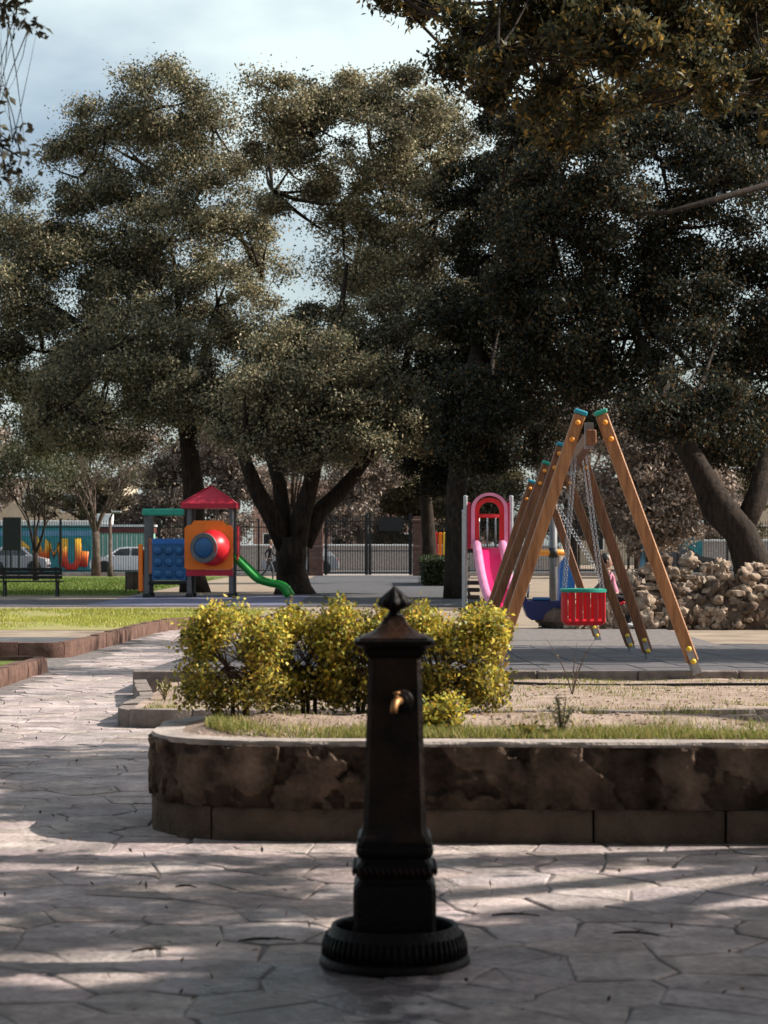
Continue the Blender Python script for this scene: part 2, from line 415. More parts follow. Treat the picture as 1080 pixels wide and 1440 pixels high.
sheet('play_surface', rect(-7.4, -2.2, 54.5, 66), -.006, M_asphaltblue)

# ---- crazy paving: irregular flagstones with recessed joints
def voronoi(seeds, cell):
    grid = {}
    for i, s in enumerate(seeds): grid.setdefault((int(s[0]//cell), int(s[1]//cell)), []).append(i)
    polys = []
    for i, s in enumerate(seeds):
        gx, gy = int(s[0]//cell), int(s[1]//cell)
        poly = [(s[0]-1.2*cell, s[1]-1.2*cell), (s[0]+1.2*cell, s[1]-1.2*cell), (s[0]+1.2*cell, s[1]+1.2*cell), (s[0]-1.2*cell, s[1]+1.2*cell)]
        for a in range(gx-2, gx+3):
            for b in range(gy-2, gy+3):
                for j in grid.get((a, b), ()):
                    if j == i: continue
                    q = seeds[j]; nx, ny = q[0]-s[0], q[1]-s[1]; c = (q[0]**2+q[1]**2-s[0]**2-s[1]**2)/2
                    out = []; n = len(poly)
                    for k in range(n):
                        p, r_ = poly[k], poly[(k+1) % n]
                        dp = p[0]*nx+p[1]*ny-c; dr = r_[0]*nx+r_[1]*ny-c
                        if dp <= 0: out.append(p)
                        if dp*dr < 0:
                            t = dp/(dp-dr); out.append((p[0]+(r_[0]-p[0])*t, p[1]+(r_[1]-p[1])*t))
                    poly = out
                    if not poly: break
        polys.append(poly)
    return polys
cell = .33; rs = random.Random(3)
seeds = [((i+.5+rs.uniform(-.42, .42))*cell, (j+.5+rs.uniform(-.42, .42))*cell) for i in range(-15, 15) for j in range(10, 116)]
polys = voronoi(seeds, cell)
paving = sheet('paving', rect(-4.9, 4.9, 3, 39), 0.0, M_mortar)
paving.name = 'paving'
stuff = MB(); stuffcol = []; cand = []
for s, poly in zip(seeds, polys):
    x, y = s
    if len(poly) < 3: continue
    if x > -.8 and 10.9 < y < 12.0: continue
    if x > -1.9 and y > 17.5: continue
    if x < -3.7 and y > 20: continue
    vis = abs(x) < .178*y+.15 and 6.2 < y < 24 and (y < 10.9 or x < -.75)
    if vis: cand.append((y, s, poly))
    else: cand.append((1e3+y, s, poly))
cand.sort(key=lambda q: q[0])
def setcol(me, c):
    ca = me.color_attributes.new('Col', 'FLOAT_COLOR', 'POINT'); n = len(me.vertices)
    arr = np.ones((n, 4), np.float32); arr[:, :3] = c; ca.data.foreach_set('color', arr.ravel())
for k, (key, s, poly) in enumerate(cand):
    gap = rs.uniform(.003, .0065); n = len(poly); cx = sum(p[0] for p in poly)/n; cy = sum(p[1] for p in poly)/n
    pp = []
    for p in poly:
        d = math.hypot(p[0]-cx, p[1]-cy); f = max(.3, 1-gap/d*1.25)
        pp.append((cx+(p[0]-cx)*f+rs.uniform(-.012, .012), cy+(p[1]-cy)*f+rs.uniform(-.012, .012)))
    top = .006+rs.uniform(-.0025, .0035); tone = rs.uniform(.84, 1.12); col = (tone*rs.uniform(.97, 1.05), tone, tone*rs.uniform(.95, 1.04))
    if k < 300:
        b = MB(); b.prism([(p[0]-cx, p[1]-cy) for p in pp], -.01, top, .011, .0035)
        tx, ty = rs.uniform(-.008, .008), rs.uniform(-.008, .008)
        b.v = [(v[0], v[1], v[2]+(v[0]*tx+v[1]*ty if v[2] > 0 else 0)) for v in b.v]
        me = b.mesh('flagstone', M_flag); setcol(me, col)
        o = bpy.data.objects.new('flagstone', me); link(o, paving); o.location = (cx, cy, 0)
    else:
        n0 = len(stuff.v); stuff.prism(pp, -.01, top, .012, .006); stuffcol += [col]*(len(stuff.v)-n0)
so_ = stuff.build('flagstone_field', M_flag, paving); so_['kind'] = 'stuff'
ca = so_.data.color_attributes.new('Col', 'FLOAT_COLOR', 'POINT'); arr = np.ones((len(stuff.v), 4), np.float32); arr[:, :3] = np.array(stuffcol); ca.data.foreach_set('color', arr.ravel())

# ------------------------------------------------------------------ terrace walls
def wallpath(pts, rads, step=.05):
    """polyline with rounded corners, sampled"""
    out = []; n = len(pts)
    for i, p in enumerate(pts):
        p = Vector((*p, 0))
        if i in (0, n-1) or rads[i] == 0: out.append(p); continue
        a = Vector((*pts[i-1], 0)); b = Vector((*pts[i+1], 0)); u = (a-p).normalized(); v = (b-p).normalized(); r_ = rads[i]
        s, e = p+u*r_, p+v*r_
        for t in [k/10 for k in range(11)]: out.append(s*(1-t)**2+p*2*t*(1-t)+e*t*t)
    return out
class Path:
    def __init__(s, pts):
        s.p = pts; s.l = [0]
        for a, b in zip(pts, pts[1:]): s.l.append(s.l[-1]+(b-a).length)
    @property
    def total(s): return s.l[-1]
    def at(s, t):
        t = min(max(t, 0), s.total); i = 0
        while i < len(s.l)-2 and s.l[i+1] < t: i += 1
        seg = s.l[i+1]-s.l[i]; f = (t-s.l[i])/seg if seg else 0
        p = s.p[i].lerp(s.p[i+1], f)
        a = s.p[max(i-1, 0)] if f < .5 else s.p[i]; b = s.p[i+1] if f < .5 else s.p[min(i+2, len(s.p)-1)]
        d = (b-a).normalized(); return p, Vector((-d.y, d.x, 0))    # left normal = outwards when walked right to left along the front
def wall_piece(path, s0, s1, z0, z1, th, nu, nv, disp, out=0.0):
    b = MB(); vs = []; 
    for j in range(nv+1):
        for i in range(nu+1):
            s = s0+(s1-s0)*i/nu; p, n = path.at(s); z = z0+(z1-z0)*j/nv; k = disp(s, z, i in (0, nu), j in (0, nv))
            q = p+n*(out+k); vs.append((q.x, q.y, z+ (0 if j in (0,) else .25*k*(j == nv))))
    for j in range(nv+1):
        for i in range(nu+1):
            s = s0+(s1-s0)*i/nu; p, n = path.at(s); q = p-n*th; vs.append((q.x, q.y, z0+(z1-z0)*j/nv))
    m = (nu+1)*(nv+1); fs = []; I = lambda i, j, o: o+j*(nu+1)+i
    for j in range(nv):
        for i in range(nu):
            fs.append((I(i, j, 0), I(i, j+1, 0), I(i+1, j+1, 0), I(i+1, j, 0))); fs.append((I(i, j, m), I(i+1, j, m), I(i+1, j+1, m), I(i, j+1, m)))
    for i in range(nu):
        fs.append((I(i, nv, 0), I(i, nv, m), I(i+1, nv, m), I(i+1, nv, 0))); fs.append((I(i, 0, 0), I(i+1, 0, 0), I(i+1, 0, m), I(i, 0, m)))
    for j in range(nv):
        fs.append((I(0, j, 0), I(0, j, m), I(0, j+1, m), I(0, j+1, 0))); fs.append((I(nu, j, 0), I(nu, j+1, 0), I(nu, j+1, m), I(nu, j, m)))
    b.disp = [disp(s0+(s1-s0)*i/nu, z0+(z1-z0)*j/nv, False, False) for j in range(nv+1) for i in range(nu+1)]
    return b._add(vs, fs)

# path walked right -> left along the front, round the left end and back to the right; outward normal is on the LEFT of... (checked below)
UP = Path(wallpath([(4.2, 10.40), (-1.19, 10.62), (-1.16, 12.22), (4.2, 12.30)], [0, .72, .5, 0]))
def nz3(x, y, z, f): return mnoise.noise(Vector((x*f, y*f, z*f)))
pw = thing('planter_wall', 'weathered low retaining wall with peeling render round the raised bed', 'wall', (0, 0, 0))
def d_block(s, z, ei, ej):
    k = .014*nz3(s, z, 1.3, 5)+.010*nz3(s, z, 7.7, 16)+.006*nz3(s, z, 3.3, 40)
    return k-(.012 if ei else 0)-(.008 if ej else 0)
def d_render(s, z, ei, ej):
    a = nz3(s*1.0, z*1.6, 3.1, 2.6)+.6*nz3(s, z, 9.2, 6.5)+.35*nz3(s, z, 4.2, 17)
    pl = .022 if a > -.05 else 0.0                               # the coat of render still holding
    und = .014*nz3(s, z, 5.5, 9)+.010*nz3(s, z, 2.2, 24)+.006*nz3(s, z, 7.2, 55)
    fr = -.02*max(0, nz3(s, 0, 4.4, 6)) if z > .42 else 0
    return pl+und*(0.5 if pl else 1.3)+fr
s = 0; rw = random.Random(5)
while s < UP.total-.05:
    e = min(UP.total, s+rw.uniform(.62, .95)); 
    if UP.total-e < .3: e = UP.total
    wall_piece(UP, s+.005, e-.005, -.02, .168, .24, 36, 9, d_block, .012+rw.uniform(-.012, .012)).build('block', M_wallblock, pw, auto=50); s = e
s = 0
while s < UP.total-.05:
    e = min(UP.total, s+rw.uniform(1.0, 1.6))
    if UP.total-e < .4: e = UP.total
    wp = wall_piece(UP, s, e, .169, .462, .24, max(8, int((e-s)/.013)), 24, d_render, rw.uniform(-.004, .004))
    o = wp.build('render_block', M_wallold, pw, auto=60); wc = np.ones((len(wp.v), 3), np.float32)
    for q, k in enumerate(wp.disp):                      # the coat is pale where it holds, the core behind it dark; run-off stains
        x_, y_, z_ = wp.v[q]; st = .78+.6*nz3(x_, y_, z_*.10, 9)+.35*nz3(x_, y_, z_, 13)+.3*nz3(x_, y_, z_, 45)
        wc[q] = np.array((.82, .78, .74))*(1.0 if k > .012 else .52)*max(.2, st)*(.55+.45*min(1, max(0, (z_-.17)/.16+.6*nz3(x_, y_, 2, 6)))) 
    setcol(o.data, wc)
    s = e
def d_cope(s, z, ei, ej): return .016*nz3(s, 0, 8.8, 5)+.012*nz3(s, z, 1.1, 19)+.007*nz3(s, z, 6.1, 47)-(.006 if ej else 0)
wall_piece(UP, 0, UP.total, .463, .492, .15, 260, 2, d_cope, .006).build('coping', M_concrete, pw, auto=50)

def bed_limits(x, x0, r_, ya, yb):
    t = min(max((x-x0)/r_, 0), 1); ins = r_*(1-math.sqrt(max(0, 1-(1-t)**2))); return ya+ins, yb-ins
def bed(name, x0, x1, r_, ya, yb, zf, m, nx, ny):
    b = MB(); vs = []; fs = []
    for i in range(nx+1):
        x = x0+(x1-x0)*i/nx; lo, hi = bed_limits(x, x0, r_, ya(x), yb(x))
        for j in range(ny+1):
            y = lo+(hi-lo)*j/ny; vs.append((x, y, zf(x, y)))
    for i in range(nx):
        for j in range(ny):
            a = i*(ny+1)+j; fs.append((a, a+ny+1, a+ny+2, a+1))
    b._add(vs, fs); o = b.build(name, m, None, True); o['kind'] = 'structure'; return o
def zup(x, y):
    lo, hi = bed_limits(x, -1.10, .62, 10.485+.22*(4.2-x)/5.34, 12.18); e = min(1, max(0, min(y-lo, hi-y, x+1.10)/.26)); e = e*e*(3-2*e)
    return .484+e*(.022+.02*nz3(x, y, 0, 1.7)+.012*nz3(x, y, 3, 6)+.03*math.exp(-((y-11.6)/.35)**2))
bed('soil', -1.10, 4.1, .62, lambda x: 10.40+.22*(4.2-x)/5.34+.085, lambda x: 12.18, zup, M_soil, 150, 44)

# lower bed with its kerb
LOW = Path(wallpath([(6.2, 17.15), (-2.14, 17.20), (-2.10, 18.9), (-2.42, 21.2)], [0, .5, .3, 0]))
kb = thing('garden_kerb', 'rounded low kerb round the sandy bed behind the planter wall', 'kerb')
def d_kerb(s, z, ei, ej): return .008*nz3(s, z, 2.1, 8)-(.010 if ei else 0)-(.010 if ej else 0)
s = 0
while s < LOW.total-.05:
    e = min(LOW.total, s+.55)
    wall_piece(LOW, s+.004, e-.004, -.02, .155+rw.uniform(-.008, .008), .13, 8, 3, d_kerb, rw.uniform(-.008, .008)).build('kerb_stone', M_kerbgrey, kb, auto=50); s = e
zlo = lambda x, y: .142+.02*nz3(x, y, 0, 1.4)+.01*nz3(x, y, 3, 5)
bed('soil', -2.02, 6.2, .4, lambda x: 17.26, lambda x: 21.36, zlo, M_soil, 120, 40)

# swing deck: rubber tiles on a falling slab
def zdeck(y): return .22-.27*min(1, max(0, (y-21.4)/13.0))
dk = MB(); ys = [21.4+i*.65 for i in range(21)]
dk._add([(x, y, zdeck(y)-.025) for y in ys for x in (-2.4, 8.5)]+[(x, 21.4, -.02) for x in (-2.4, 8.5)]+[(-2.4, y, -.03) for y in ys]+[(8.5, y, -.03) for y in ys],
        [(2*i, 2*i+1, 2*i+3, 2*i+2) for i in range(20)]+[(42, 43, 1, 0)]+[(44+i, 2*i, 2*i+2, 45+i) for i in range(20)]+[(65+i, 66+i, 2*i+3, 2*i+1) for i in range(20)])
deck = dk.build('swing_deck', M_concrete); deck['kind'] = 'structure'
tl = MB(); yy = 21.52
while yy < 34.2:
    xx = -2.36
    while xx < 8.4:
        tl.mi = 0; z = zdeck(yy+.24)+rs.uniform(-.003, .003); sl_ = (zdeck(yy+.48)-zdeck(yy))
        tl._add([(xx, yy, z-sl_/2-.03), (xx+.484, yy, z-sl_/2-.03), (xx+.484, yy+.484, z+sl_/2-.03), (xx, yy+.484, z+sl_/2-.03),
                 (xx+.004, yy+.004, z-sl_/2), (xx+.48, yy+.004, z-sl_/2), (xx+.48, yy+.48, z+sl_/2), (xx+.004, yy+.48, z+sl_/2)],
                [(0, 1, 5, 4), (1, 2, 6, 5), (2, 3, 7, 6), (3, 0, 4, 7), (4, 5, 6, 7)])
        xx += .495
    yy += .495
o = tl.build('rubber_tile', M_rubber, deck); o['kind'] = 'stuff'
fe = MB()
x = -2.44
while x < 8.4:
    MB().box((x+.49, 21.41, .115), (.972, .10, .222+rs.uniform(-.006, .006)), bev=.012).build('edging_stone', M_kerbgrey, deck); x += .98

# left beds with red and grey kerbs
def kerbbed(label, path, h, m, poly, sm, soilz):
    k = thing('garden_kerb', label, 'kerb'); s = 0
    while s < path.total-.05:
        e = min(path.total, s+.6)
        wall_piece(path, s+.005, e-.005, -.02, h+rw.uniform(-.01, .01), .14, 6, 3, d_kerb, rw.uniform(-.008, .008)).build('kerb_stone', m, k, auto=50); s = e
    sheet('soil', poly, soilz, sm)
KA = Path(list(reversed(wallpath([(-3.93, 19.5), (-3.83, 25.3), (-8, 25.25)], [0, .25, 0]))))
KB = Path(list(reversed(wallpath([(-7.5, 28.25), (-4.05, 28.35), (-3.75, 37.2), (-2.9, 40.3)], [0, .3, 1.2, 0]))))
def orient(path, inside):
    p, n = path.at(path.total/2); 
    return path if (Vector((*inside, 0))-p).dot(n) < 0 else Path(path.p[::-1])
KA = orient(KA, (-6, 22)); KB = orient(KB, (-7, 34))
kerbbed('red stone kerb along the bed at the left edge of the paved path', KA, .18, M_kerbred, [(-8, 19.5), (-4.0, 19.5), (-3.93, 25.2), (-8, 25.2)], M_lawngreen, .13)
kerbbed('long curved brown kerb running along the left of the path towards the lawn', KB, .20, M_kerbred, [(-7.5, 28.4), (-4.15, 28.45), (-3.86, 37.0), (-3.0, 40.2), (-12, 40.2), (-12, 28.4)], M_dirt, .156)
sheet('path', [(-12, 28.6), (-4.2, 28.6), (-4.1, 30.9), (-12, 31.4)], .161, M_asphalt)
sheet('lawn', [(-12, 34.2), (-4.2, 33.6), (-3.9, 37.0), (-3.1, 40.1), (-12, 40.1)], .161, M_lawn)

# ------------------------------------------------------------------ the cast-iron fountain
FX, FY = .036, 7.5
ft = thing('drinking_fountain', 'dark cast iron drinking fountain with brass tap and pointed finial', 'fountain', (FX, FY, .012))
zf = lambda y: H-(y-770)*7.5/F-.012
b = MB()
prof = [(.02, .03), (.196, .03), (.196, .118), (.200, .126), (.212, .130), (.217, .122), (.219, .108), (.232, .094), (.238, .030), (.250, .022), (.256, .012), (.256, 0), (.02, 0)]
b.lathe(prof[::-1], 72); b.build('basin', M_iron, ft, auto=35)
b = MB()
for k in range(64):                                   # gadroon ribs round the basin
    a = 2*math.pi*k/64
    p0 = Vector((.2305*math.cos(a), .2305*math.sin(a), .098)); p1 = Vector((.241*math.cos(a), .241*math.sin(a), .030))
    b.tube([p0*1.0, (p0+p1)/2+Vector((math.cos(a), math.sin(a), 0))*.004, p1], [.006, .0085, .009], 6)
b.build('basin_ribs', M_iron, ft, True)
b = MB(); b._add([(.19*math.cos(2*math.pi*k/40), .19*math.sin(2*math.pi*k/40), .075) for k in range(40)], [tuple(range(40))]); b.build('basin_water', M_water, ft)
b = MB()
for k in range(11): b.box((-.10+k*.02, -.163, .105), (.007, .036, .010), bev=.003)
b.box((0, -.146, .105), (.23, .006, .008)); b.box((0, -.181, .105), (.13, .006, .008)); b.build('grate', M_steel, ft)
hw = lambda px: px/2/F*7.42
b = MB(); b.lathe([(hw(113), .06), (hw(116), .07), (hw(116), .262), (hw(113), .272), (hw(108), .278)], sq=.10); b.build('plinth', M_iron, ft, auto=25)
b = MB(); b.lathe([(hw(108), .279), (hw(104), .284), (hw(100), .294), (hw(101), .300), (hw(108), .308), (hw(112), .320), (hw(111), .333), (hw(104), .345), (hw(96), .353), (hw(95), .362), (hw(102), .370), (hw(108), .382), (hw(109), .394), (hw(105), .402), (hw(106), .412), (hw(101), .420)], sq=.12); b.build('moulding', M_iron, ft, auto=25)
b = MB()                                              # carved leaf frieze on the moulding's bulge, four sides
for side in range(4):
    Mz = Matrix.Rotation(side*math.pi/2, 3, 'Z'); wd = hw(112)
    for k in range(13):
        x = (-6+k)*wd*2*.073
        q = [Mz @ Vector((x-.006, -wd-.001, .336)), Mz @ Vector((x, -wd-.005, .322)), Mz @ Vector((x+.006, -wd-.002, .309))]
        b.tube(q, [.003, .0058, .003], 6)
b.build('frieze', M_ironrust, ft, True)
b = MB()
b.lathe([(hw(104), .4205), (hw(103), .432), (hw(96), .440), (hw(92), .452), (hw(89), .475), (hw(87), .52), (hw(75), 1.00), (hw(74), 1.035)], sq=.16); b.build('shaft', M_ironrust, ft, auto=25)
b = MB()
for sx in (-1, 1):
    b.bar((sx*.062, -.0995, .54), (sx*.055, -.0865, .98), .006, .004)
b.bar((-.062, -.0995, .54), (.062, -.0995, .54), .006, .004); b.bar((-.055, -.0865, .98), (.055, -.0865, .98), .006, .004)
b.build('panel_moulding', M_ironrust, ft)
b = MB(); b.lathe([(hw(75), 1.0355), (hw(78), 1.042), (hw(84), 1.048), (hw(87), 1.056), (hw(89), 1.066), (hw(97), 1.073), (hw(107), 1.078), (hw(112), 1.0795), (hw(113), 1.094), (hw(110), 1.097)], sq=.08); b.build('capital', M_iron, ft, auto=25)
b = MB(); b.lathe([(hw(99), 1.0975), (hw(98), 1.104), (hw(90), 1.109), (hw(70), 1.117), (hw(52), 1.129), (hw(40), 1.145), (hw(32), 1.162), (hw(29), 1.173)], sq=.06); b.build('roof_cap', M_ironrust, ft, auto=20)
b = MB(); N_ = 48; prof = [(.026, 1.1735), (.030, 1.178), (.022, 1.184), (.019, 1.192), (.026, 1.198), (.040, 1.203), (.051, 1.210), (.054, 1.218), (.050, 1.229), (.038, 1.243), (.024, 1.256), (.012, 1.267), (.005, 1.276), (.001, 1.280)]
vs = []; fs = []
for r_, z in prof:
    for k in range(N_):
        a = 2*math.pi*k/N_; q = r_*(1+(.10 if z > 1.2 else 0)*math.cos(8*a)); vs.append((q*math.cos(a), q*math.sin(a), z))
for i in range(len(prof)-1):
    for k in range(N_): j = (k+1) % N_; fs.append((i*N_+k, i*N_+j, i*N_+N_+j, i*N_+N_+k))
b._add(vs, fs); b.build('finial', M_iron, ft, True)
tz = zf(983); RX = Matrix.Rotation(R(90), 3, 'X')
b = MB(); b.lathe([(.004, .0), (.040, .0), (.040, .006), (.034, .014), (.026, .012), (.020, .020), (.004, .020)], 28, (.024, -.090, tz), M=RX); b.build('rosette', M_ironrust, ft, True)
tap = MB(); tap.tube([(.018, -.10, tz), (.010, -.135, tz+.004), (.002, -.158, tz-.002), (-.003, -.168, tz-.018), (-.004, -.170, tz-.036)], [.013, .014, .014, .012, .0115], 14)
tp = tap.build('tap', M_brass, ft, True)
b = MB(); b.tube([(.006, -.143, tz+.010), (.006, -.143, tz+.028)], [.007, .006], 10); b.lathe([(.003, 0), (.013, .001), (.013, .006), (.003, .008)], 14, (.006, -.143, tz+.027)); b.build('handle', M_brass, tp, True)

# ------------------------------------------------------------------ hedge bushes
YEL = [(.74, .58, .09), (.62, .53, .09), (.38, .38, .08), (.22, .25, .06), (.64, .38, .07), (.26, .18, .09)]
def bush(label, px, d, w, ztop, zbot, dep, n, seed, bare=0.0, name='golden_shrub', zb=.47):
    g = np.random.default_rng(seed); rnd = random.Random(seed)
    x = (px-540)*d/F; t = thing(name, label, 'shrub', (x, d, zb))
    hz = ztop-zbot; pts = []; S = []
    for _ in range(340):
        u = g.normal(size=3); u /= np.linalg.norm(u); u = np.sign(u)*np.abs(u)**.54           # boxy clipped shape
        k = .55+.45*g.random()**.6+(.16*g.random() if g.random() < .10 else 0)
        q = np.array((u[0]*w/2*k, u[1]*dep/2*k, zbot-zb+hz/2+u[2]*hz/2*k))
        if bare and u[1] < -.2 and u[0] < .35 and -.5 < u[2] < .48 and g.random() < bare: continue
        S.append(q)
    S = np.array(S); S[:, 2] += .045*np.sin(S[:, 0]*17+seed)*(S[:, 2] > zbot-zb+hz*.6); wt = .35+.65*np.clip((S[:, 2]-(zbot-zb))/hz, 0, 1)**1.2; wt /= wt.sum()
    idx = g.choice(len(S), n, p=wt); C = S[idx]+g.normal(size=(n, 3))*np.array((.035, .035, .03))
    cols = palette(n, YEL, g, .25, [.25, .25, .2, .14, .1, .06])
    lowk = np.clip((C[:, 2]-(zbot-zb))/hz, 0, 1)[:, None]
    cols = np.where(g.random((n, 1)) < (.14+.62*(1-lowk)**1.3), cols*np.array((.40, .40, .62)), cols)   # more of the leaves darkened lower down
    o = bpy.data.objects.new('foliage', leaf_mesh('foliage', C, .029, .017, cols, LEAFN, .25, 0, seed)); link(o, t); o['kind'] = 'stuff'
    nst = rnd.randint(3, 5)
    tw = MB()
    for k in range(nst):
        bx = rnd.uniform(-.3, .3)*w*.55; by = rnd.uniform(-.2, .2)*dep
        top = Vector((bx*1.7+rnd.uniform(-.04, .04), by*1.4, zbot-zb+hz*.45))
        pts = bez((bx, by, -.03), top, (rnd.uniform(-.05, .05), 0, .03), 6)
        MB().tube(pts, [.015, .013, .012, .010, .008, .006], 7, wob=.3).build('stem', M_bark2, t, True)
        for _ in range(40):
            a = pts[rnd.randint(2, 5)]; e = S[rnd.randrange(len(S))]
            if (Vector(e)-a).length > .38: continue
            tw.tube(bez(a, e, (rnd.uniform(-.03, .03), rnd.uniform(-.03, .03), -.02), 4), [.005, .004, .003, .0015], 4, False)
    o = tw.build('twigs', M_bark2, t); o['kind'] = 'stuff'
    return t
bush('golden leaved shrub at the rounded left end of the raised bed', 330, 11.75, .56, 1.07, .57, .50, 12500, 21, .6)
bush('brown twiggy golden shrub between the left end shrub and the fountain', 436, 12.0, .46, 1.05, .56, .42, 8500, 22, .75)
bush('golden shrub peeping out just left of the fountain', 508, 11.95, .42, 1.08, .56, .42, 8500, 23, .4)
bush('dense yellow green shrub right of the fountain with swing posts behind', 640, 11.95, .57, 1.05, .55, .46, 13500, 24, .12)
bush('small fine leaved shrub low at the foot of the fountain column, behind it', 618, 11.1, .18, .60, .49, .16, 1300, 26, 0, 'small_shrub')
for (px, py, lab, sc_, cnt, cc) in ((742, 1040, 'low spreading weed clump at the wall top right of the fountain', .17, 900, (.12, .10, .035)),):
    pass
# ------------------------------------------------------------------ small plants on the beds
def sprig(label, px, d, zb, h, n, nl, leaf, cols, seed, spread=.5, name='small_plant', low=.15):
    rnd = random.Random(seed); g = np.random.default_rng(seed); x = (px-540)*d/F
    t = thing(name, label, 'plant', (x, d, zb)); b = MB(); C = []
    for k in range(n):
        a = rnd.uniform(0, 6.28); l = h*rnd.uniform(.6, 1.05); sp = spread*h*rnd.uniform(.15, 1)
        e = Vector((math.cos(a)*sp, math.sin(a)*sp, l)); pts = bez((0, 0, -.01), e, (math.cos(a)*sp*-.2, 0, .1*h), 6)
        b.tube(pts, [.004, .004, .0035, .003, .002, .001], 5, False)
        for _ in range(nl):
            f = rnd.uniform(low, 1)*5; i = min(4, int(f)); q = pts[i].lerp(pts[i+1], f-i)
            C.append((q.x+rnd.gauss(0, .006), q.y+rnd.gauss(0, .006), q.z+rnd.gauss(0, .006)))
    b.build('stem', M_bark2, t)
    if C:
        C = np.array(C); o = bpy.data.objects.new('leaves', leaf_mesh('leaves', C, leaf[0], leaf[1], palette(len(C), cols, g, .3), LEAFN, .2, 0, seed)); link(o, t); o['kind'] = 'stuff'
    return t
sprig('upright grey green sprig growing from the sandy bed below the swings', 790, 10.95, .47, .22, 9, 36, (.030, .006), [(.17, .16, .10), (.12, .12, .07)], 31, .45)
sprig('low leafy weed clump on the wall edge right of the fountain', 742, 10.85, .47, .075, 26, 26, (.028, .016), [(.20, .18, .04), (.13, .13, .035), (.28, .22, .05)], 32, 2.0)
sprig('tall dry bare twigs standing between the bed and the swing deck', 805, 19.2, .14, .50, 7, 2, (.04, .008), [(.35, .25, .16)], 33, .55, 'dry_plant')
sprig('dry reddish tuft at the left end of the lower bed', 232, 18.6, .14, .17, 16, 6, (.06, .010), [(.34, .27, .10), (.22, .22, .06)], 34, .9, 'dry_plant')

def grass_field(name, xs, ys, n, zf_, h, cols, seed, mask=None, w=.004, m=GRASSM):
    g = np.random.default_rng(seed); X = g.uniform(*xs, n); Y = g.uniform(*ys, n)
    if mask is not None:
        k = np.array([mask(a, c) > r_ for a, c, r_ in zip(X, Y, g.random(n))]); X, Y = X[k], Y[k]
    n = len(X); Z = np.array([zf_(a, c) for a, c in zip(X, Y)])
    a = g.uniform(0, 6.28, n); hh = h*(.45+.9*g.random(n)); ww = w*(.6+.8*g.random(n)); le = hh*g.uniform(.1, .9, n); b = g.uniform(0, 6.28, n)
    V = np.empty((n, 3, 3), np.float32); V[:, 0] = np.stack([X-np.cos(a)*ww, Y-np.sin(a)*ww, Z-.004], 1); V[:, 1] = np.stack([X+np.cos(a)*ww, Y+np.sin(a)*ww, Z-.004], 1)
    V[:, 2] = np.stack([X+np.cos(b)*le, Y+np.sin(b)*le, Z+hh], 1)
    me = bpy.data.meshes.new(name); me.vertices.add(n*3); me.vertices.foreach_set('co', V.ravel()); me.loops.add(n*3); me.loops.foreach_set('vertex_index', np.arange(n*3, dtype=np.int32))
    me.polygons.add(n); me.polygons.foreach_set('loop_start', np.arange(0, n*3, 3, dtype=np.int32))
    ca = me.color_attributes.new('Col', 'FLOAT_COLOR', 'POINT'); cc = np.ones((n, 3, 4), np.float32); cc[:, :, :3] = palette(n, cols, g, .3)[:, None, :]; ca.data.foreach_set('color', cc.ravel())
    me.materials.append(m); me.update(calc_edges=True)
    o = bpy.data.objects.new(name, me); link(o); o['kind'] = 'stuff'; o['category'] = 'grass'; return o
GR = [(.20, .23, .04), (.34, .30, .09), (.42, .33, .14), (.12, .18, .03)]
def m_up(x, y):
    lo, hi = bed_limits(x, -.95, .55, 10.60+.22*(4.2-x)/5.34, 12.0)
    if y < lo-.05 or y > hi: return 0
    e = math.exp(-((y-lo)/.28)**2); return e*(.75+.9*nz3(x, y, 1, 2.4))+.35*max(0, nz3(x, y, 5, 3)-.05)
o = grass_field('grass', (-.9, 3.6), (10.62, 12.0), 130000, zup, .036, GR, 41, m_up, .0028); tag(o, 'short yellow green grass along the edge of the raised bed')
def m_lo(x, y): return .75*math.exp(-((y-17.45)/.22)**2)*(.4+nz3(x, y, 2, 1.5))+.5*math.exp(-((y-21.1)/.22)**2)*max(0, .3+nz3(x, y, 7, 1.2))+.05+.45*max(0, nz3(x, y, 4, 1.6)-.05)
o = grass_field('grass', (-1.9, 5), (17.3, 21.3), 70000, zlo, .028, GR, 42, m_lo, .004); tag(o, 'sparse dry grass along the lower bed kerb and deck edge')
o = grass_field('grass', (-9.5, -2.7), (39.3, 50.8), 42000, lambda x, y: -.012, .06, [(.30, .30, .05), (.42, .38, .10), (.22, .25, .04)], 43, lambda x, y: .55+1.2*nz3(x, y, 1, .45), .010); tag(o, 'sunlit yellowish lawn grass beyond the curved kerb')
o = grass_field('grass', (-8.5, -3.3), (34, 40), 26000, lambda x, y: .16, .045, [(.36, .36, .06), (.46, .42, .11), (.26, .29, .04)], 47, lambda x, y: .5+1.2*nz3(x, y, 1, .6) if x < -4.3+.2*(y-34) else 0, .007); tag(o, 'sunlit yellow green grass just inside the long curved kerb')
o = grass_field('grass', (-19, -7.7), (67, 100), 26000, lambda x, y: -.012, .09, [(.10, .15, .02), (.16, .20, .04)], 44, None, .018); tag(o, 'green lawn grass behind the dark bench')
def clods(name, xs, ys, n, zf_, r0, r1, m, seed, lab):
    q = random.Random(seed); b = MB()
    for _ in range(n):
        x, y = q.uniform(*xs), q.uniform(*ys); r_ = q.uniform(r0, r1); b.ico((x, y, zf_(x, y)+r_*.2), (r_*q.uniform(.8, 1.5), r_, r_*.7), 1, .5, seed=q.random()*50)
    tag(b.build(name, m), lab, 'soil', None, 'stuff')
clods('soil_clods', (-.85, 3.4), (10.75, 12.0), 700, zup, .004, .014, M_soil, 45, 'small clods and pebbles on the raised bed')
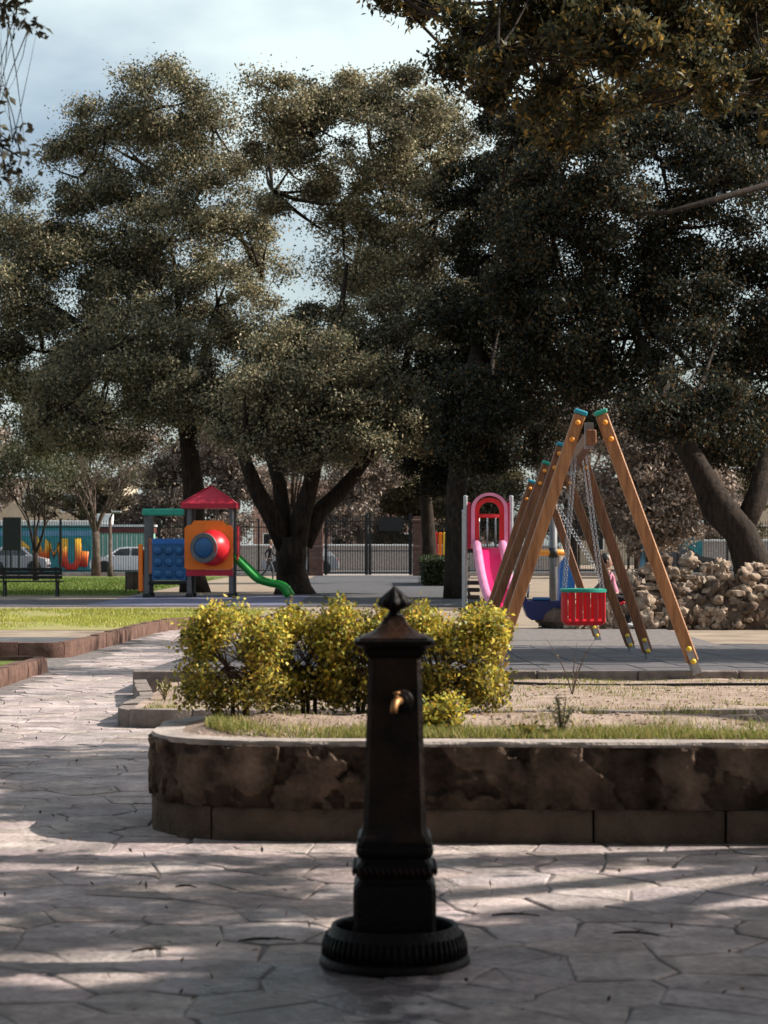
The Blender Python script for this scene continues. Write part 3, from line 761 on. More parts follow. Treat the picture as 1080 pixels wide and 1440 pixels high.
clods('soil_clods', (-1.8, 5.2), (17.5, 21.2), 500, zlo, .006, .018, M_soil, 46, 'small clods and pebbles on the lower bed')
# pipe along the bed
b = MB(); b.tube([(x_, 20.35+.12*math.sin(x_*1.3)+.06*math.sin(x_*3.1), .158+.012*math.sin(x_*2.2)) for x_ in np.linspace(-.6, 5.6, 50)], .014, 7)
tag(b.build('irrigation_pipe', M_black, None, True), 'black irrigation pipe lying across the sandy bed before the swings', 'pipe')

# dead leaves and bits on the paving
g = np.random.default_rng(51); n = 330
Y = 5.8+ (g.random(n)**1.4)*16; X = (g.random(n)*2-1)*(.19*Y+.1)
k = ~((X > -1.3) & (Y > 10.2)); X, Y = X[k], Y[k]; n = len(X)
C = np.stack([X, Y, np.full(n, .026)], 1)
me = leaf_mesh('leaf_litter', C, .034, .013, palette(n, [(.03, .02, .015), (.06, .035, .02), (.14, .07, .03)], g, .3), LEAFN, 3.0, 0, 52, .05)
o = link(bpy.data.objects.new('leaf_litter', me)); tag(o, 'dead leaves and bits scattered over the paving', 'leaf litter', None, 'stuff')
for px, py, l, a, lab in ((375, 1323, .20, .1, 'long dead twig lying on shaded paving left of the fountain'), (262, 1247, .09, -.4, 'short dark twig on the sunlit paving left of the fountain'),
                          (210, 1338, .12, .5, 'forked twig on the paving near the left edge'), (893, 1312, .16, -.6, 'thin curved twig on the paving right of the fountain'), (725, 1287, .18, -.15, 'dark twig at the edge of sunlight right of the fountain')):
    q = G(px, py, .03); t = MB(); t.tube(bez((-l/2, 0, .03), (l/2, l*math.sin(a)*.6, .03), (0, .03, .01), 6), [.003, .005, .005, .004, .003, .002], 6)
    t.tube([(0, .01, .032), (l*.2, l*.25, .036)], [.003, .0015], 5)
    tag(t.build('fallen_twig', M_bark, None, True, (q.x, q.y, 0)), lab, 'twig')

# ------------------------------------------------------------------ swings
def cap_on(parent, pos, dirv, w, m):
    MB().bar(pos, pos+dirv*.045, w+.03, w+.03, (0, 1, 0), .01).build('cap', m, parent)
def swing_set(label, frames, caps, wood):
    """frames: (d, apex X, ztop, left foot X, right foot X, zfoot, splay)"""
    d0, X0, zt0 = frames[0][:3]; base = Vector((X0, d0, 0)); t = thing('swing_set', label, 'swing', base)
    for fi, (d, X, zt, xl, xr, zb, sp) in enumerate(frames):
        for si, (xf, side) in enumerate(((xl, -1), (xr, 1))):
            top = Vector((X+side*.088, d-sp*.15, zt))-base; foot = Vector((xf, d-sp*.12, zb))-base; dv = (top-foot).normalized(); w = .115
            yv = Vector((0, 1, 0))
            lg = MB().bar(foot+dv*.10, top-dv*.045, w, w, (0, 1, 0), .012).build('leg', wood[(fi*2+si) % len(wood)], t)
            MB().bar(top-dv*.045, top, w+.012, w+.012, (0, 1, 0), .01).build('cap', caps[(fi*2+si) % len(caps)], lg)
            sh = MB().bar(foot, foot+dv*.26, w*.55, w+.012, (0, 1, 0)); sh.bar(foot-dv*.02, foot+dv*.12, w*.8, w*.6, (0, 1, 0)); sh.build('foot_bracket', M_steel, lg)
            for q, mm in ((top-dv*.13, M_orangecap), (top-dv*.30, M_orangecap), (foot+dv*.11, M_yellowcap), (foot+dv*.24, M_yellowcap)):
                bo = MB(); bo.lathe([(.027, 0), (.027, .010), (.020, .020), (.008, .025)], 12, q+Vector((0, -w/2-.006, 0)), M=Matrix.Rotation(R(90), 3, 'X')); bo.build('bolt_cap', mm, lg, True)
    a, e = frames[0], frames[-1]
    MB().bar(Vector((a[1], a[0]-.25, a[2]-.26))-base, Vector((e[1], e[0]+.2, e[2]-.26))-base, .10, .14, (0, 0, 1), .01).build('top_beam', M_woodshade, t)
    for d, X, zt, *_ in frames:
        MB().box(Vector((X, d-.01, zt-.24))-base, (.085, .05, .26)).build('joint_plate', M_steel, t)
    return t
swing_set('nearer wooden swing frame with blue caps and a red toddler seat', [(21.5, 2.0, 2.75, 1.06, 3.03, .215, 1), (25.2, 2.14, 2.62, 1.22, 3.06, .13, -1)], [M_capblue, M_capgreen, M_capblue, M_capblue], [M_wood, M_wood, M_woodshade, M_woodshade])
swing_set('farther wooden swing frame behind, with a child swinging', [(28.6, 2.20, 2.53, 1.22, 3.22, .06, 1), (33.7, 2.37, 2.45, 1.45, 3.30, -.03, -1)], [M_capgreen, M_capgreen, M_capblue, M_capblue], [M_woodshade, M_woodshade, M_woodshade, M_woodshade])

def chain(a, b, parent, r_=.012, link_l=.036):
    a = Vector(a); b = Vector(b); n = int((b-a).length/(link_l*.8)); d = (b-a).normalized(); x = d.orthogonal().normalized(); y = d.cross(x); m = MB()
    for k in range(n):
        c = a+(b-a)*((k+.5)/n); u, v = (x, y) if k % 2 else (y, x)
        ring = [c+d*(link_l/2*math.cos(q*math.pi/4))+u*(r_*math.sin(q*math.pi/4)) for q in range(9)]
        m.tube(ring, .0036, 4, False)
    return m.build('chain', M_steel, parent)
# red toddler seat, hanging from the nearer beam
TX, TY, TZ = (820-540)*23.4/F, 23.4, .60
ts = thing('toddler_swing', 'red caged toddler seat hanging on chains from the nearer frame', 'swing seat', (TX, TY, TZ))
MB().box((0, 0, .03), (.42, .34, .06), bev=.02).build('seat', M_red, ts)
m = MB()
for z in (.365,):
    m.tube([(-.22, -.18, z), (.22, -.18, z), (.22, .18, z), (-.22, .18, z), (-.22, -.18, z)], .020, 8)
m.build('top_rail', M_capgreen, ts, True)
for k in range(6):
    MB().box((-.2+k*.08, -.175, .19), (.042, .022, .33), bev=.008).build('bar', M_red, ts); MB().box((-.2+k*.08, .175, .19), (.042, .022, .33), bev=.008).build('bar', M_red, ts)
for sx in (-1, 1):
    for k in range(3): MB().box((sx*.215, -.1+k*.1, .19), (.022, .042, .33), bev=.008).build('bar', M_red, ts)
    for sy in (-1, 1):
        bx = -.02+sx*.03
        chain((sx*.2, sy*.17, .38), (2.07-TX+sx*.05, sy*.22, 2.42-TZ), ts)
for sy in (-.22, .22): MB().tube([(2.07-TX, sy, 2.40-TZ), (2.07-TX, sy, 2.46-TZ)], .018, 8).build('hanger', M_steel, ts, True)

# ------------------------------------------------------------------ people
def skin_mesh(name, J, E, m, parent, root, sub=2):
    """J: {joint: (pos, radius)}; edges by joint name; grown with a Skin modifier"""
    names = list(J); me = bpy.data.meshes.new(name); me.from_pydata([J[k][0] for k in names], [(names.index(a), names.index(b_)) for a, b_ in E], [])
    o = bpy.data.objects.new(name, me); link(o, parent); me.materials.append(m)
    sm = o.modifiers.new('skin', 'SKIN'); sm.use_smooth_shade = True; sm.branch_smoothing = .6
    for k, v in zip(names, me.skin_vertices[0].data):
        r_ = J[k][1]; v.radius = r_ if hasattr(r_, '__len__') else (r_, r_); v.use_root = (k == root)
    ss = o.modifiers.new('sub', 'SUBSURF'); ss.levels = sub; ss.render_levels = sub
    return o
def hand(parent, w, dv, side, m, s=1.0):
    """palm, four curled fingers and a thumb"""
    w = Vector(w); dv = Vector(dv).normalized(); x = dv.cross(Vector((0, 0, 1))); x = Vector((1, 0, 0)) if x.length < .1 else x.normalized(); dn = x.cross(dv)
    J = {'w': (w, .020*s), 'p': (w+dv*.05*s, (.036*s, .016*s))}; E = [('w', 'p')]
    for i, l in enumerate((.062, .070, .066, .052)):
        o_ = x*((i-1.5)*.018*s); a = w+dv*.075*s+o_
        J['a%d' % i] = (a, .0085*s); J['b%d' % i] = (a+dv*l*.5*s-dn*.010*s, .008*s); J['c%d' % i] = (a+dv*l*.8*s-dn*.035*s, .007*s); E += [('p', 'a%d' % i), ('a%d' % i, 'b%d' % i), ('b%d' % i, 'c%d' % i)]
    J['t0'] = (w+dv*.03*s+x*side*.032*s, .010*s); J['t1'] = (w+dv*.065*s+x*side*.05*s-dn*.012*s, .009*s); E += [('p', 't0'), ('t0', 't1')]
    return skin_mesh('hand', J, E, m, parent, 'w', 1)
def head(parent, c, fw, s, hair, long=False):
    """head facing fw: skull, nose, eyes, mouth, ears on one mesh plus hair"""
    c = Vector(c); fw = Vector(fw).normalized(); rt = fw.cross(Vector((0, 0, 1))).normalized(); up = rt.cross(fw); M = Matrix((rt, fw, up)).transposed()
    b = MB(); b.ico(c, (.074*s, .092*s, .112*s), 3); 
    b.v = [tuple(c+M @ (Vector(v)-c)) for v in b.v]
    b.ico(c+fw*.094*s-up*.012*s, (.013*s, .016*s, .02*s), 1); b.ico(c+rt*.075*s, (.012*s, .02*s, .028*s), 1); b.ico(c-rt*.075*s, (.012*s, .02*s, .028*s), 1)
    o = b.build('head', M_skin, parent, True)
    e = MB(); e.ico(c+fw*.083*s+rt*.03*s+up*.012*s, .011*s, 1); e.ico(c+fw*.083*s-rt*.03*s+up*.012*s, .011*s, 1); e.build('eyes', M_black, o, True)
    e = MB(); e.tube([c+fw*.082*s-up*.055*s-rt*.022*s, c+fw*.088*s-up*.056*s, c+fw*.082*s-up*.055*s+rt*.022*s], .006*s, 6); e.build('mouth', M_pinkred, o, True)
    h = MB(); h.ico(c-fw*.022*s+up*.028*s, (.084*s, .088*s, .100*s), 3, .08); 
    if long: h.ico(c-fw*.07*s-up*.08*s, (.06*s, .045*s, .12*s), 2, .1); 
    h.build('hair', hair, o, True)
def figure(t, J, hs, top, legs, hair, fw, long, s=1.0):
    V3 = Vector
    body = ['pelvis', 'waist', 'chest', 'neck', 'shl', 'ell', 'wrl', 'shr', 'elr', 'wrr', 'hipl', 'knl', 'anl', 'hipr', 'knr', 'anr']
    rad = dict(pelvis=(.12, .095), waist=(.105, .08), chest=(.125, .09), neck=.045, shl=.05, ell=.035, wrl=.024, shr=.05, elr=.035, wrr=.024, hipl=.075, knl=.05, anl=.034, hipr=.075, knr=.05, anr=.034)
    def sc_(k, f): r_ = rad[k]; return tuple(q*s*f for q in r_) if hasattr(r_, '__len__') else r_*s*f
    E = [('pelvis', 'waist'), ('waist', 'chest'), ('chest', 'neck'), ('chest', 'shl'), ('shl', 'ell'), ('ell', 'wrl'), ('chest', 'shr'), ('shr', 'elr'), ('elr', 'wrr'), ('pelvis', 'hipl'), ('hipl', 'knl'), ('knl', 'anl'), ('pelvis', 'hipr'), ('hipr', 'knr'), ('knr', 'anr')]
    skin_mesh('body', {k: (V3(J[k]), sc_(k, .86)) for k in body}, E, M_skin, t, 'pelvis', 1)
    tk = ['pelvis', 'waist', 'chest', 'shl', 'ell', 'wrl', 'shr', 'elr', 'wrr']
    skin_mesh('jacket', {k: (V3(J[k]), sc_(k, 1.12)) for k in tk}, [e for e in E if e[0] in tk and e[1] in tk], top, t, 'pelvis')
    lk = ['pelvis', 'hipl', 'knl', 'anl', 'hipr', 'knr', 'anr']
    skin_mesh('trousers', {k: (V3(J[k]), sc_(k, 1.06)) for k in lk}, [e for e in E if e[0] in lk and e[1] in lk], legs, t, 'pelvis')
    head(t, J['head'], fw, hs, hair, long)
    hand(t, J['wrl'], V3(J['wrl'])-V3(J['ell']), 1, M_skin, s); hand(t, J['wrr'], V3(J['wrr'])-V3(J['elr']), -1, M_skin, s)
    for k, f in (('anl', J['ftl']), ('anr', J['ftr'])):
        a = V3(J[k]); f = V3(f); dn = Vector((0, 0, -.05*s))
        skin_mesh('shoe', {'h': (a+dn*.7-(f-a)*.12, .040*s), 'm': (a.lerp(f, .5)+dn*.35, (.045*s, .036*s)), 't': (f, (.040*s, .026*s))}, [('h', 'm'), ('m', 't')], M_shoe, t, 'm')

# child on the farther swing, swinging towards the right
SX, SY, SZ = 3.28, 31.0, .62
sw = thing('playground_swing', 'red flat swing seat carrying the child, on long chains', 'swing seat', (SX, SY, SZ))
MB().bar((-.09, 0, -.03), (.09, 0, .04), .42, .035, (0, 1, 0), .01).build('seat', M_red, sw) if False else MB().box((0, 0, 0), (.19, .44, .035), Matrix.Rotation(R(-24), 3, 'Y'), .012).build('seat', M_red, sw)
for sy in (-1, 1): chain((0, sy*.21, .02), (2.29-SX, sy*.25, 2.23-SZ), sw)
ch = thing('person', 'child in a pink jacket and dark trousers sitting on the farther swing', 'person', (SX-.02, SY, SZ+.02))
figure(ch, dict(pelvis=(0, 0, .09), waist=(-.03, 0, .20), chest=(-.08, 0, .36), neck=(-.11, 0, .47), head=(-.13, 0, .59), shl=(-.09, .13, .42), ell=(-.13, .21, .27), wrl=(-.10, .215, .40), shr=(-.09, -.13, .42), elr=(-.13, -.21, .27), wrr=(-.10, -.215, .40),
     hipl=(.02, .07, .07), knl=(.24, .075, .03), anl=(.22, .075, -.27), ftl=(.34, .075, -.29), hipr=(.02, -.07, .07), knr=(.24, -.075, .03), anr=(.16, -.075, -.28), ftr=(.28, -.075, -.32)), .92, M_clothpink, M_clothblack, M_hairdark, (1, 0, 0), True, .68)
# a person walking past the big trunk
q = G(379, 818)
wk = thing('person', 'person in dark clothes and pale shoes walking past the big tree trunk', 'person', (q.x, q.y, -.01))
figure(wk, dict(pelvis=(0, 0, .93), waist=(.02, 0, 1.10), chest=(.04, 0, 1.33), neck=(.05, 0, 1.50), head=(.07, 0, 1.64), shl=(.04, .19, 1.42), ell=(.12, .24, 1.16), wrl=(.30, .22, 1.05), shr=(.04, -.19, 1.42), elr=(-.16, -.24, 1.20), wrr=(-.12, -.24, .97),
     hipl=(0, .09, .88), knl=(-.12, .09, .50), anl=(-.42, .09, .20), ftl=(-.36, .09, .06), hipr=(0, -.09, .88), knr=(.16, -.09, .50), anr=(.14, -.09, .09), ftr=(.30, -.09, .04)), 1.0, M_clothblack, M_clothgrey, M_hairfair, (1, -.2, 0), False, 1.0)

# ------------------------------------------------------------------ blue rider and the post with the orange bar
d = 39.0; q = P(769, 885, d); zg = -.02
br = thing('spring_rider', 'dark blue boat shaped spring rider with a tall rounded back', 'play rider', (q.x, d, zg))
prof = [(-.36, .22), (-.45, .46), (-.47, .62), (-.40, .62), (-.36, .50), (.20, .50), (.24, .62), (.46, .62), (.44, .34), (.34, .18), (-.28, .16)]
m = MB(); m.extrude(prof, -.28, .28, [.05, .02, .0, 0, 0, 0, 0, 0, .02, .06, .07]); m.build('hull', M_navy, br, auto=30)
m = MB()
m.extrude([(.20, .50), (.47, .50), (.48, 1.05), (.46, 1.19), (.40, 1.27), (.32, 1.27), (.25, 1.18), (.21, 1.02)], -.24, .24, [0, 0, 0, .03, .08, .08, .03, 0]); m.build('backrest', M_bluelight, br, auto=35)
m = MB(); m.box((-.10, 0, .53), (.30, .40, .06), bev=.02); m.build('seat', M_blue, br)
m = MB(); m.tube([(-.32, -.2, .80), (-.32, .2, .80)], .018, 8); m.tube([(-.34, 0, .55), (-.32, 0, .80)], .02, 8); m.build('handlebar', M_steel, br, True)
m = MB(); m.tube([(.14*math.cos(k*.6), .14*math.sin(k*.6), k*.0043) for k in range(43)], .018, 7); m.build('spring', M_darkmetal, br, True)
q = P(778, 777, 41.0)
cr = thing('climbing_bar', 'grey metal post carrying an orange crossbar behind the swings', 'play post', (q.x, 41, -.02))
m = MB(); m.tube([(0, 0, 0), (0, 0, 2.15)], .075, 16); m.lathe([(.02, 2.152), (.085, 2.152), (.07, 2.20), (.02, 2.22)], 16); m.build('post', M_greypost, cr, True)
m = MB(); m.tube([(-.42, 0, q.z+.02), (.33, 0, q.z+.02)], .06, 12); m.build('crossbar', M_orangecap, cr, True)
m = MB(); m.tube([(0, 0, q.z-.07), (0, 0, q.z+.11)], .09, 16); m.build('clamp', M_darkmetal, cr, True)

# ------------------------------------------------------------------ pink slide tower
d = 52.0; s_ = d/F; q = P(688, 855, d)
pt = thing('slide_tower', 'pink slide tower with an arched opening and silver posts', 'slide', (q.x, d, -.015), R(0))
for x, y in ((-.56, 0), (.52, 0), (-.56, 1.0), (.52, 1.0)):
    m = MB(); m.tube([(x, y, 0), (x, y, 2.62 if y == 0 else 2.3)], .05, 14); m.lathe([(.01, 0), (.056, .001), (.052, .03), (.02, .05)], 14, (x, y, 2.62 if y == 0 else 2.3)); m.build('post', M_steel, pt, auto=40)
# arch: outer frame with an arched opening
def arch(ro, ri, zs, z0, y0, y1, m_, name, ro_top=None):
    b = MB(); n = 18; out = [(-ro, z0)]+[(-ro*math.cos(math.pi*k/n), zs+ro*.92*math.sin(math.pi*k/n)) for k in range(n+1)]+[(ro, z0)]
    inn = [(-ri, z0)]+[(-ri*math.cos(math.pi*k/n), zs+ri*.95*math.sin(math.pi*k/n)) for k in range(n+1)]+[(ri, z0)]
    k = len(out); vs = [(x, y0, z) for x, z in out]+[(x, y0, z) for x, z in inn]+[(x, y1, z) for x, z in out]+[(x, y1, z) for x, z in inn]; fs = []
    for i in range(k-1):
        fs += [(i, i+1, k+i+1, k+i), (2*k+i, 3*k+i, 3*k+i+1, 2*k+i+1), (i, 2*k+i, 2*k+i+1, i+1), (k+i, k+i+1, 3*k+i+1, 3*k+i)]
    fs += [(0, k, 3*k, 2*k), (k-1, 3*k-1, 4*k-1, 2*k-1)]
    b._add(vs, fs); return b.build(name, m_, pt, auto=40)
arch(.43, .345, 2.33, 1.42, -.16, .06, M_pinkpale, 'arch_rim'); arch(.36, .24, 2.28, 1.42, -.10, .10, M_red, 'arch_lining')
MB().box((-.485, .02, 1.95), (.10, .05, 1.10), bev=.01).build('side_panel', M_pinkred, pt); MB().box((.455, .02, 1.95), (.10, .05, 1.10), bev=.01).build('side_panel', M_pinkred, pt)
MB().tube([(-.24, -.12, 2.18), (.24, -.12, 2.18)], .05, 10).build('grab_bar', M_red, pt, True)
MB().box((0, .5, 1.36), (1.05, .95, .10), bev=.02).build('platform', M_darkmetal, pt)
for k in range(3): MB().tube([(-.2+k*.2, 1.0, 1.42), (-.2+k*.2, 1.0, 2.2)], .02, 8).build('rear_bar', M_steel, pt, True)
cx = [(-.0, -.08, 1.44), (.02, -.5, 1.20), (.06, -1.0, .80), (.12, -1.5, .44), (.19, -2.0, .20), (.26, -2.5, .12)]
def chute(pts, w, hgt, t_, m1, m2, parent, name='chute'):
    b = MB(); sides = MB(); vs = []; n = len(pts); pts = [Vector(p) for p in pts]
    fr = []
    for i, p in enumerate(pts):
        dv = (pts[min(i+1, n-1)]-pts[max(i-1, 0)]).normalized(); x = dv.cross(Vector((0, 0, 1))).normalized(); u = x.cross(dv); fr.append((p, x, u))
    prof = [(-w/2, .02), (-w/2*.8, 0), (0, -.015), (w/2*.8, 0), (w/2, .02), (w/2, -t_), (-w/2, -t_)]
    for p, x, u in fr: vs += [p+x*a+u*c for a, c in prof]
    k = len(prof); fs = [(i*k+j, i*k+k+j, i*k+k+(j+1) % k, i*k+(j+1) % k) for i in range(n-1) for j in range(k)]+[tuple(range(k)), tuple((n-1)*k+j for j in range(k-1, -1, -1))]
    b._add(vs, fs); o = b.build(name, m1, parent, auto=40)
    for sd in (-1, 1):
        r_ = MB(); r_.tube([p+x*sd*(w/2+.03)+u*hgt*.5 for p, x, u in fr], [hgt*.55]*n, 10); 
        r_.v = r_.v; r_.build('side_wall', m2, parent, True)
    return o
def resample(pts, k=16):
    pts = [Vector(p) for p in pts]; out = []
    for i in range(k):
        f = i/(k-1)*(len(pts)-1); j = min(int(f), len(pts)-2); t = f-j
        p0, p1, p2, p3 = pts[max(j-1, 0)], pts[j], pts[j+1], pts[min(j+2, len(pts)-1)]
        out.append(.5*((2*p1)+(p2-p0)*t+(2*p0-5*p1+4*p2-p3)*t*t+(3*p1-p0-3*p2+p3)*t**3))
    return out
chute(resample(cx), .56, .19, .04, M_pink, M_pinkpale, pt)
MB().box((.19, -2.05, .07), (.25, .06, .16)).build('chute_foot', M_darkmetal, pt)
m = MB()
for k in range(4): m.box((-.38, -.25, .10+k*.17), (.30, .20, .10), bev=.02)
m.build('step_block', M_darkmetal, pt)

# ------------------------------------------------------------------ play tower on the left
d = 63.0; k_ = d/F
X = lambda px: (px-540)*k_
Z = lambda py: H-(py-770)*k_
ox = X(294); py_ = thing('play_tower', 'play tower with red pyramid roof, orange and blue panels, green slide', 'play tower', (ox, d, -.01))
lx = lambda px: X(px)-ox
for px, y, top in ((266, 0, 2.60), (325, 0, 2.60), (266, 1.3, 2.60), (325, 1.3, 2.60), (206, 0, 2.46), (206, 1.3, 2.46)):
    m = MB(); m.box((lx(px), y, top/2), (.13, .13, top), bev=.015); p_ = m.build('post', M_greypost, py_)
    MB().box((lx(px), y, .06), (.2, .2, .12), bev=.02).build('post_foot', M_darkmetal, p_)
m = MB(); hw_ = .80
m._add([(-hw_, -.15, 2.55), (hw_, -.15, 2.55), (hw_, 1.45, 2.55), (-hw_, 1.45, 2.55), (-hw_, -.15, 2.69), (hw_, -.15, 2.69), (hw_, 1.45, 2.69), (-hw_, 1.45, 2.69), (0, .65, 3.20)],
       [(3, 2, 1, 0), (0, 1, 5, 4), (1, 2, 6, 5), (2, 3, 7, 6), (3, 0, 4, 7), (4, 5, 8), (5, 6, 8), (6, 7, 8), (7, 4, 8)])
m.build('roof', M_roofred, py_)
m = MB()
for sx, sy in ((-1, -.15), (1, -.15), (1, 1.45), (-1, 1.45)): m.tube([(sx*hw_, sy, 2.69), (0, .65, 3.21)], .022, 6)
m.build('roof_ridge', M_roofred, py_, True)
# orange panel with round hole look: panel, red bubble tube, window
zc = Z(770); pc = lx(297)
m = MB(); pr = [(-.69, .86), (-.62, .80), (.62, .80), (.69, .86), (.69, 1.98), (.62, 2.06), (.48, 2.08), (.40, 2.20), (-.42, 2.20), (-.50, 2.08), (-.62, 2.06), (-.69, 1.98)]
m.extrude(pr, -.13, -.075); m.build('panel', M_orange, py_, auto=30)
m = MB(); m.extrude([(x*1.0, z) for x, z in [(-.69, .62), (.69, .62), (.69, .79), (-.69, .79)]], -.10, -.05); m.build('lower_rail', M_roofred, py_)
tb = MB(); cpts = [(pc+.04, -.13, zc), (pc+.02, -.26, zc), (pc-.03, -.40, zc), (pc-.11, -.52, zc)]
tb.tube(cpts, [.52, .505, .47, .36], 30); tube_o = tb.build('tunnel_bubble', M_red, py_, auto=45)
ax = Vector((-.35, -.9, 0)).normalized(); Mw = Matrix((Vector((0, 0, 1)).cross(ax), Vector((0, 0, 1)), ax)).transposed()
m = MB(); m.lathe([(.40, -.03), (.43, .02), (.42, .05), (.30, .05), (.29, .03)], 30, (pc-.16, -.52, zc), M=Mw); m.build('window_ring', M_greypost, tube_o, auto=40)
m = MB(); m.lathe([(.295, .0), (.29, .045), (.22, .08), (.10, .10), (.01, .105)], 30, (pc-.16, -.52, zc), M=Mw); m.build('window', M_blue, tube_o, auto=60)
m = MB(); m.box((0, .65, .72), (1.3, 1.25, .10), bev=.02); m.box((lx(236), .65, .42), (1.12, 1.25, .10), bev=.02); m.build('platform', M_darkmetal, py_)
m = MB(); m.extrude([(lx(214), .50), (lx(262), .50), (lx(262), 1.52), (lx(214), 1.52)], -.11, -.055); bp_ = m.build('panel', M_blue, py_)
m = MB(); m.box((lx(238), -.083, 1.60), (lx(262)-lx(214), .075, .17), bev=.02); m.build('panel_rim', M_bluelight, bp_)
for i in range(3):
    for j in range(3):
        m = MB(); m.lathe([(.135, 0), (.125, .03), (.085, .065), (.03, .08)], 16, (lx(222.5+i*15.3), -.11, .68+j*.33), M=Matrix.Rotation(R(90), 3, 'X')); m.build('bump', M_blue, bp_, True)
MB().box((lx(230), -.02, 2.44), (lx(259)-lx(200), .30, .20), bev=.03).build('side_roof', M_capgreen, py_)
m = MB(); m.box((lx(206), .65, 1.18), (.06, 1.1, 1.05), bev=.02); m.box((lx(198), -.05, .85), (.12, .07, 1.35), bev=.02); m.build('end_panel', M_orange, py_)
MB().box((lx(199), .6, .75), (.05, 1.0, 1.2), bev=.02).build('end_panel', M_red, py_)
MB().box((.48, 1.28, 2.0), (.26, .05, .3), bev=.02).build('rear_panel', M_yellowcap, py_)
MB().box((.82, .4, 1.55), (.05, .9, 1.0), bev=.02).build('side_panel', M_roofred, py_)
sp_ = resample([(lx(327), .35, 1.15), (lx(345), .30, .80), (lx(362), .25, .48), (lx(380), .2, .36), (lx(396), .15, .28), (lx(405), .12, .02)], 20)
chute(sp_, .46, .15, .05, M_green, M_green, py_)

# ------------------------------------------------------------------ rock wall on the right
rk = thing('rockery_wall', 'long rugged wall of piled brown tufa rocks right of the swings', 'rock wall', (6.5, 38.5, -.03))
rocks = []
for k in range(14):
    m = MB(); m.ico((0, 0, 0), (1, .85, .8), 3, .85, freq=1.7, seed=k*3.7+1); rocks.append(m.mesh('rock', M_rock if k % 4 else M_rockdark, True))
gr = random.Random(17); core = MB()
for x in np.linspace(-3.3, 6.5, 30):
    hh = (.30 if x < -2.3 else .55+.12*math.sin(x*1.9))
    core.ico((x, .45, hh*.5), (.5, .45, hh*.95), 2, .4, seed=x)
co = core.build('rock_core', M_rockdark, rk)
for k in range(285):
    x = gr.uniform(-3.3, 4.6) if k < 270 else gr.uniform(4.6, 6.4)
    hmax = .62+.55*min(1, max(0, (x+2.7)/.9))+.12*mnoise.noise(Vector((x*1.1, 3, 1))) if x > -2.6 else .45
    z = gr.random()**.85*hmax; r_ = gr.uniform(.08, .15)*(1.5 if gr.random() < .15 else 1)
    o = bpy.data.objects.new('rock', gr.choice(rocks)); link(o, rk)
    o.location = (x, .02+.42*z/1.2+gr.uniform(-.08, .08), z); o.scale = (r_*gr.uniform(.8, 1.4), r_, r_*gr.uniform(.65, 1.0)); o.rotation_euler = (gr.uniform(0, 6), gr.uniform(0, 6), gr.uniform(0, 6))

fm = MB()
for k in range(420):
    x = gr.uniform(-3.3, 5.2); hmax = (.60+.55*min(1, max(0, (x+2.7)/.9))) if x > -2.6 else .45
    z = gr.random()**.8*hmax; r_ = gr.uniform(.05, .11); fm.ico((x, -.06+.42*z/1.2+gr.uniform(-.06, .1), z), (r_*gr.uniform(.8, 1.5), r_, r_*.8), 1, .7, freq=1.6, seed=k*1.3)
fm.build('small_rocks', M_rock, rk)['kind'] = 'stuff'
# ------------------------------------------------------------------ benches, bin, hedge
def bench(label, loc, rz, L_=1.9):
    t = thing('park_bench', label, 'bench', loc, rz)
    for k in range(3): MB().box((0, -.02+k*.15, .44), (L_, .12, .035), bev=.008).build('seat_slat', M_darkmetal, t)
    for k in range(3): MB().box((0, .40+k*.025, .56+k*.12), (L_, .03, .09), Matrix.Rotation(R(-12), 3, 'X'), .008).build('back_slat', M_darkmetal, t)
    for sx in (-1, 1):
        m = MB(); x = sx*(L_/2-.18); m.bar((x, -.06, 0), (x, .0, .42), .05, .05); m.bar((x, .38, 0), (x, .34, .42), .05, .05); m.bar((x, -.08, .41), (x, .36, .41), .05, .03); m.bar((x, .36, .40), (x, .48, .86), .05, .03)
        m.bar((x, -.05, .62), (x, .40, .62), .05, .025); m.bar((x, -.05, .42), (x, -.05, .62), .04, .03); m.build('leg', M_darkmetal, t)
    return t
q = G(45, 838); bench('dark park bench on the lawn edge at the far left', (q.x, q.y, -.01), R(180))
q = G(186, 834)
lb = thing('litter_bin', 'small brown slatted litter bin beside the play tower', 'bin', (q.x, q.y, -.01))
for k in range(12):
    a = 2*math.pi*k/12; MB().box((.17*math.cos(a), .17*math.sin(a), .40), (.03, .08, .56), Matrix.Rotation(a, 3, 'Z')).build('slat', M_bark2, lb)
MB().tube([(0, 0, .14), (0, 0, .64)], .15, 14).build('liner', M_darkmetal, lb)
for sx in (-.2, .2): MB().bar((sx, 0, 0), (sx, 0, .7), .04).build('leg', M_darkmetal, lb)
def hedge(label, x0, x1, y0, y1, h, n, seed):
    g = np.random.default_rng(seed); c = ((x0+x1)/2, (y0+y1)/2, 0); t = thing('clipped_hedge', label, 'hedge', c)
    u = g.random((n, 3)); f = g.integers(0, 3, n)
    C = np.stack([(u[:, 0]-.5)*(x1-x0), (u[:, 1]-.5)*(y1-y0), u[:, 2]*h], 1)
    k = f == 0; C[k, 2] = h; k = f == 1; C[k, 1] = (y0-y1)/2; C += g.normal(size=(n, 3))*.05
    o = bpy.data.objects.new('foliage', leaf_mesh('foliage', C, .09, .05, palette(n, [(.03, .045, .02), (.05, .06, .025)], g), LEAF, .3, 0, seed)); link(o, t); o['kind'] = 'stuff'
    MB().box((0, 0, h*.46), (x1-x0-.1, y1-y0-.1, h*.9)).build('inner_twigs', M_bark, t)
hedge('dark clipped hedge beside the path right of the gate', 1.45, 3.1, 82, 90, 1.0, 9000, 61)

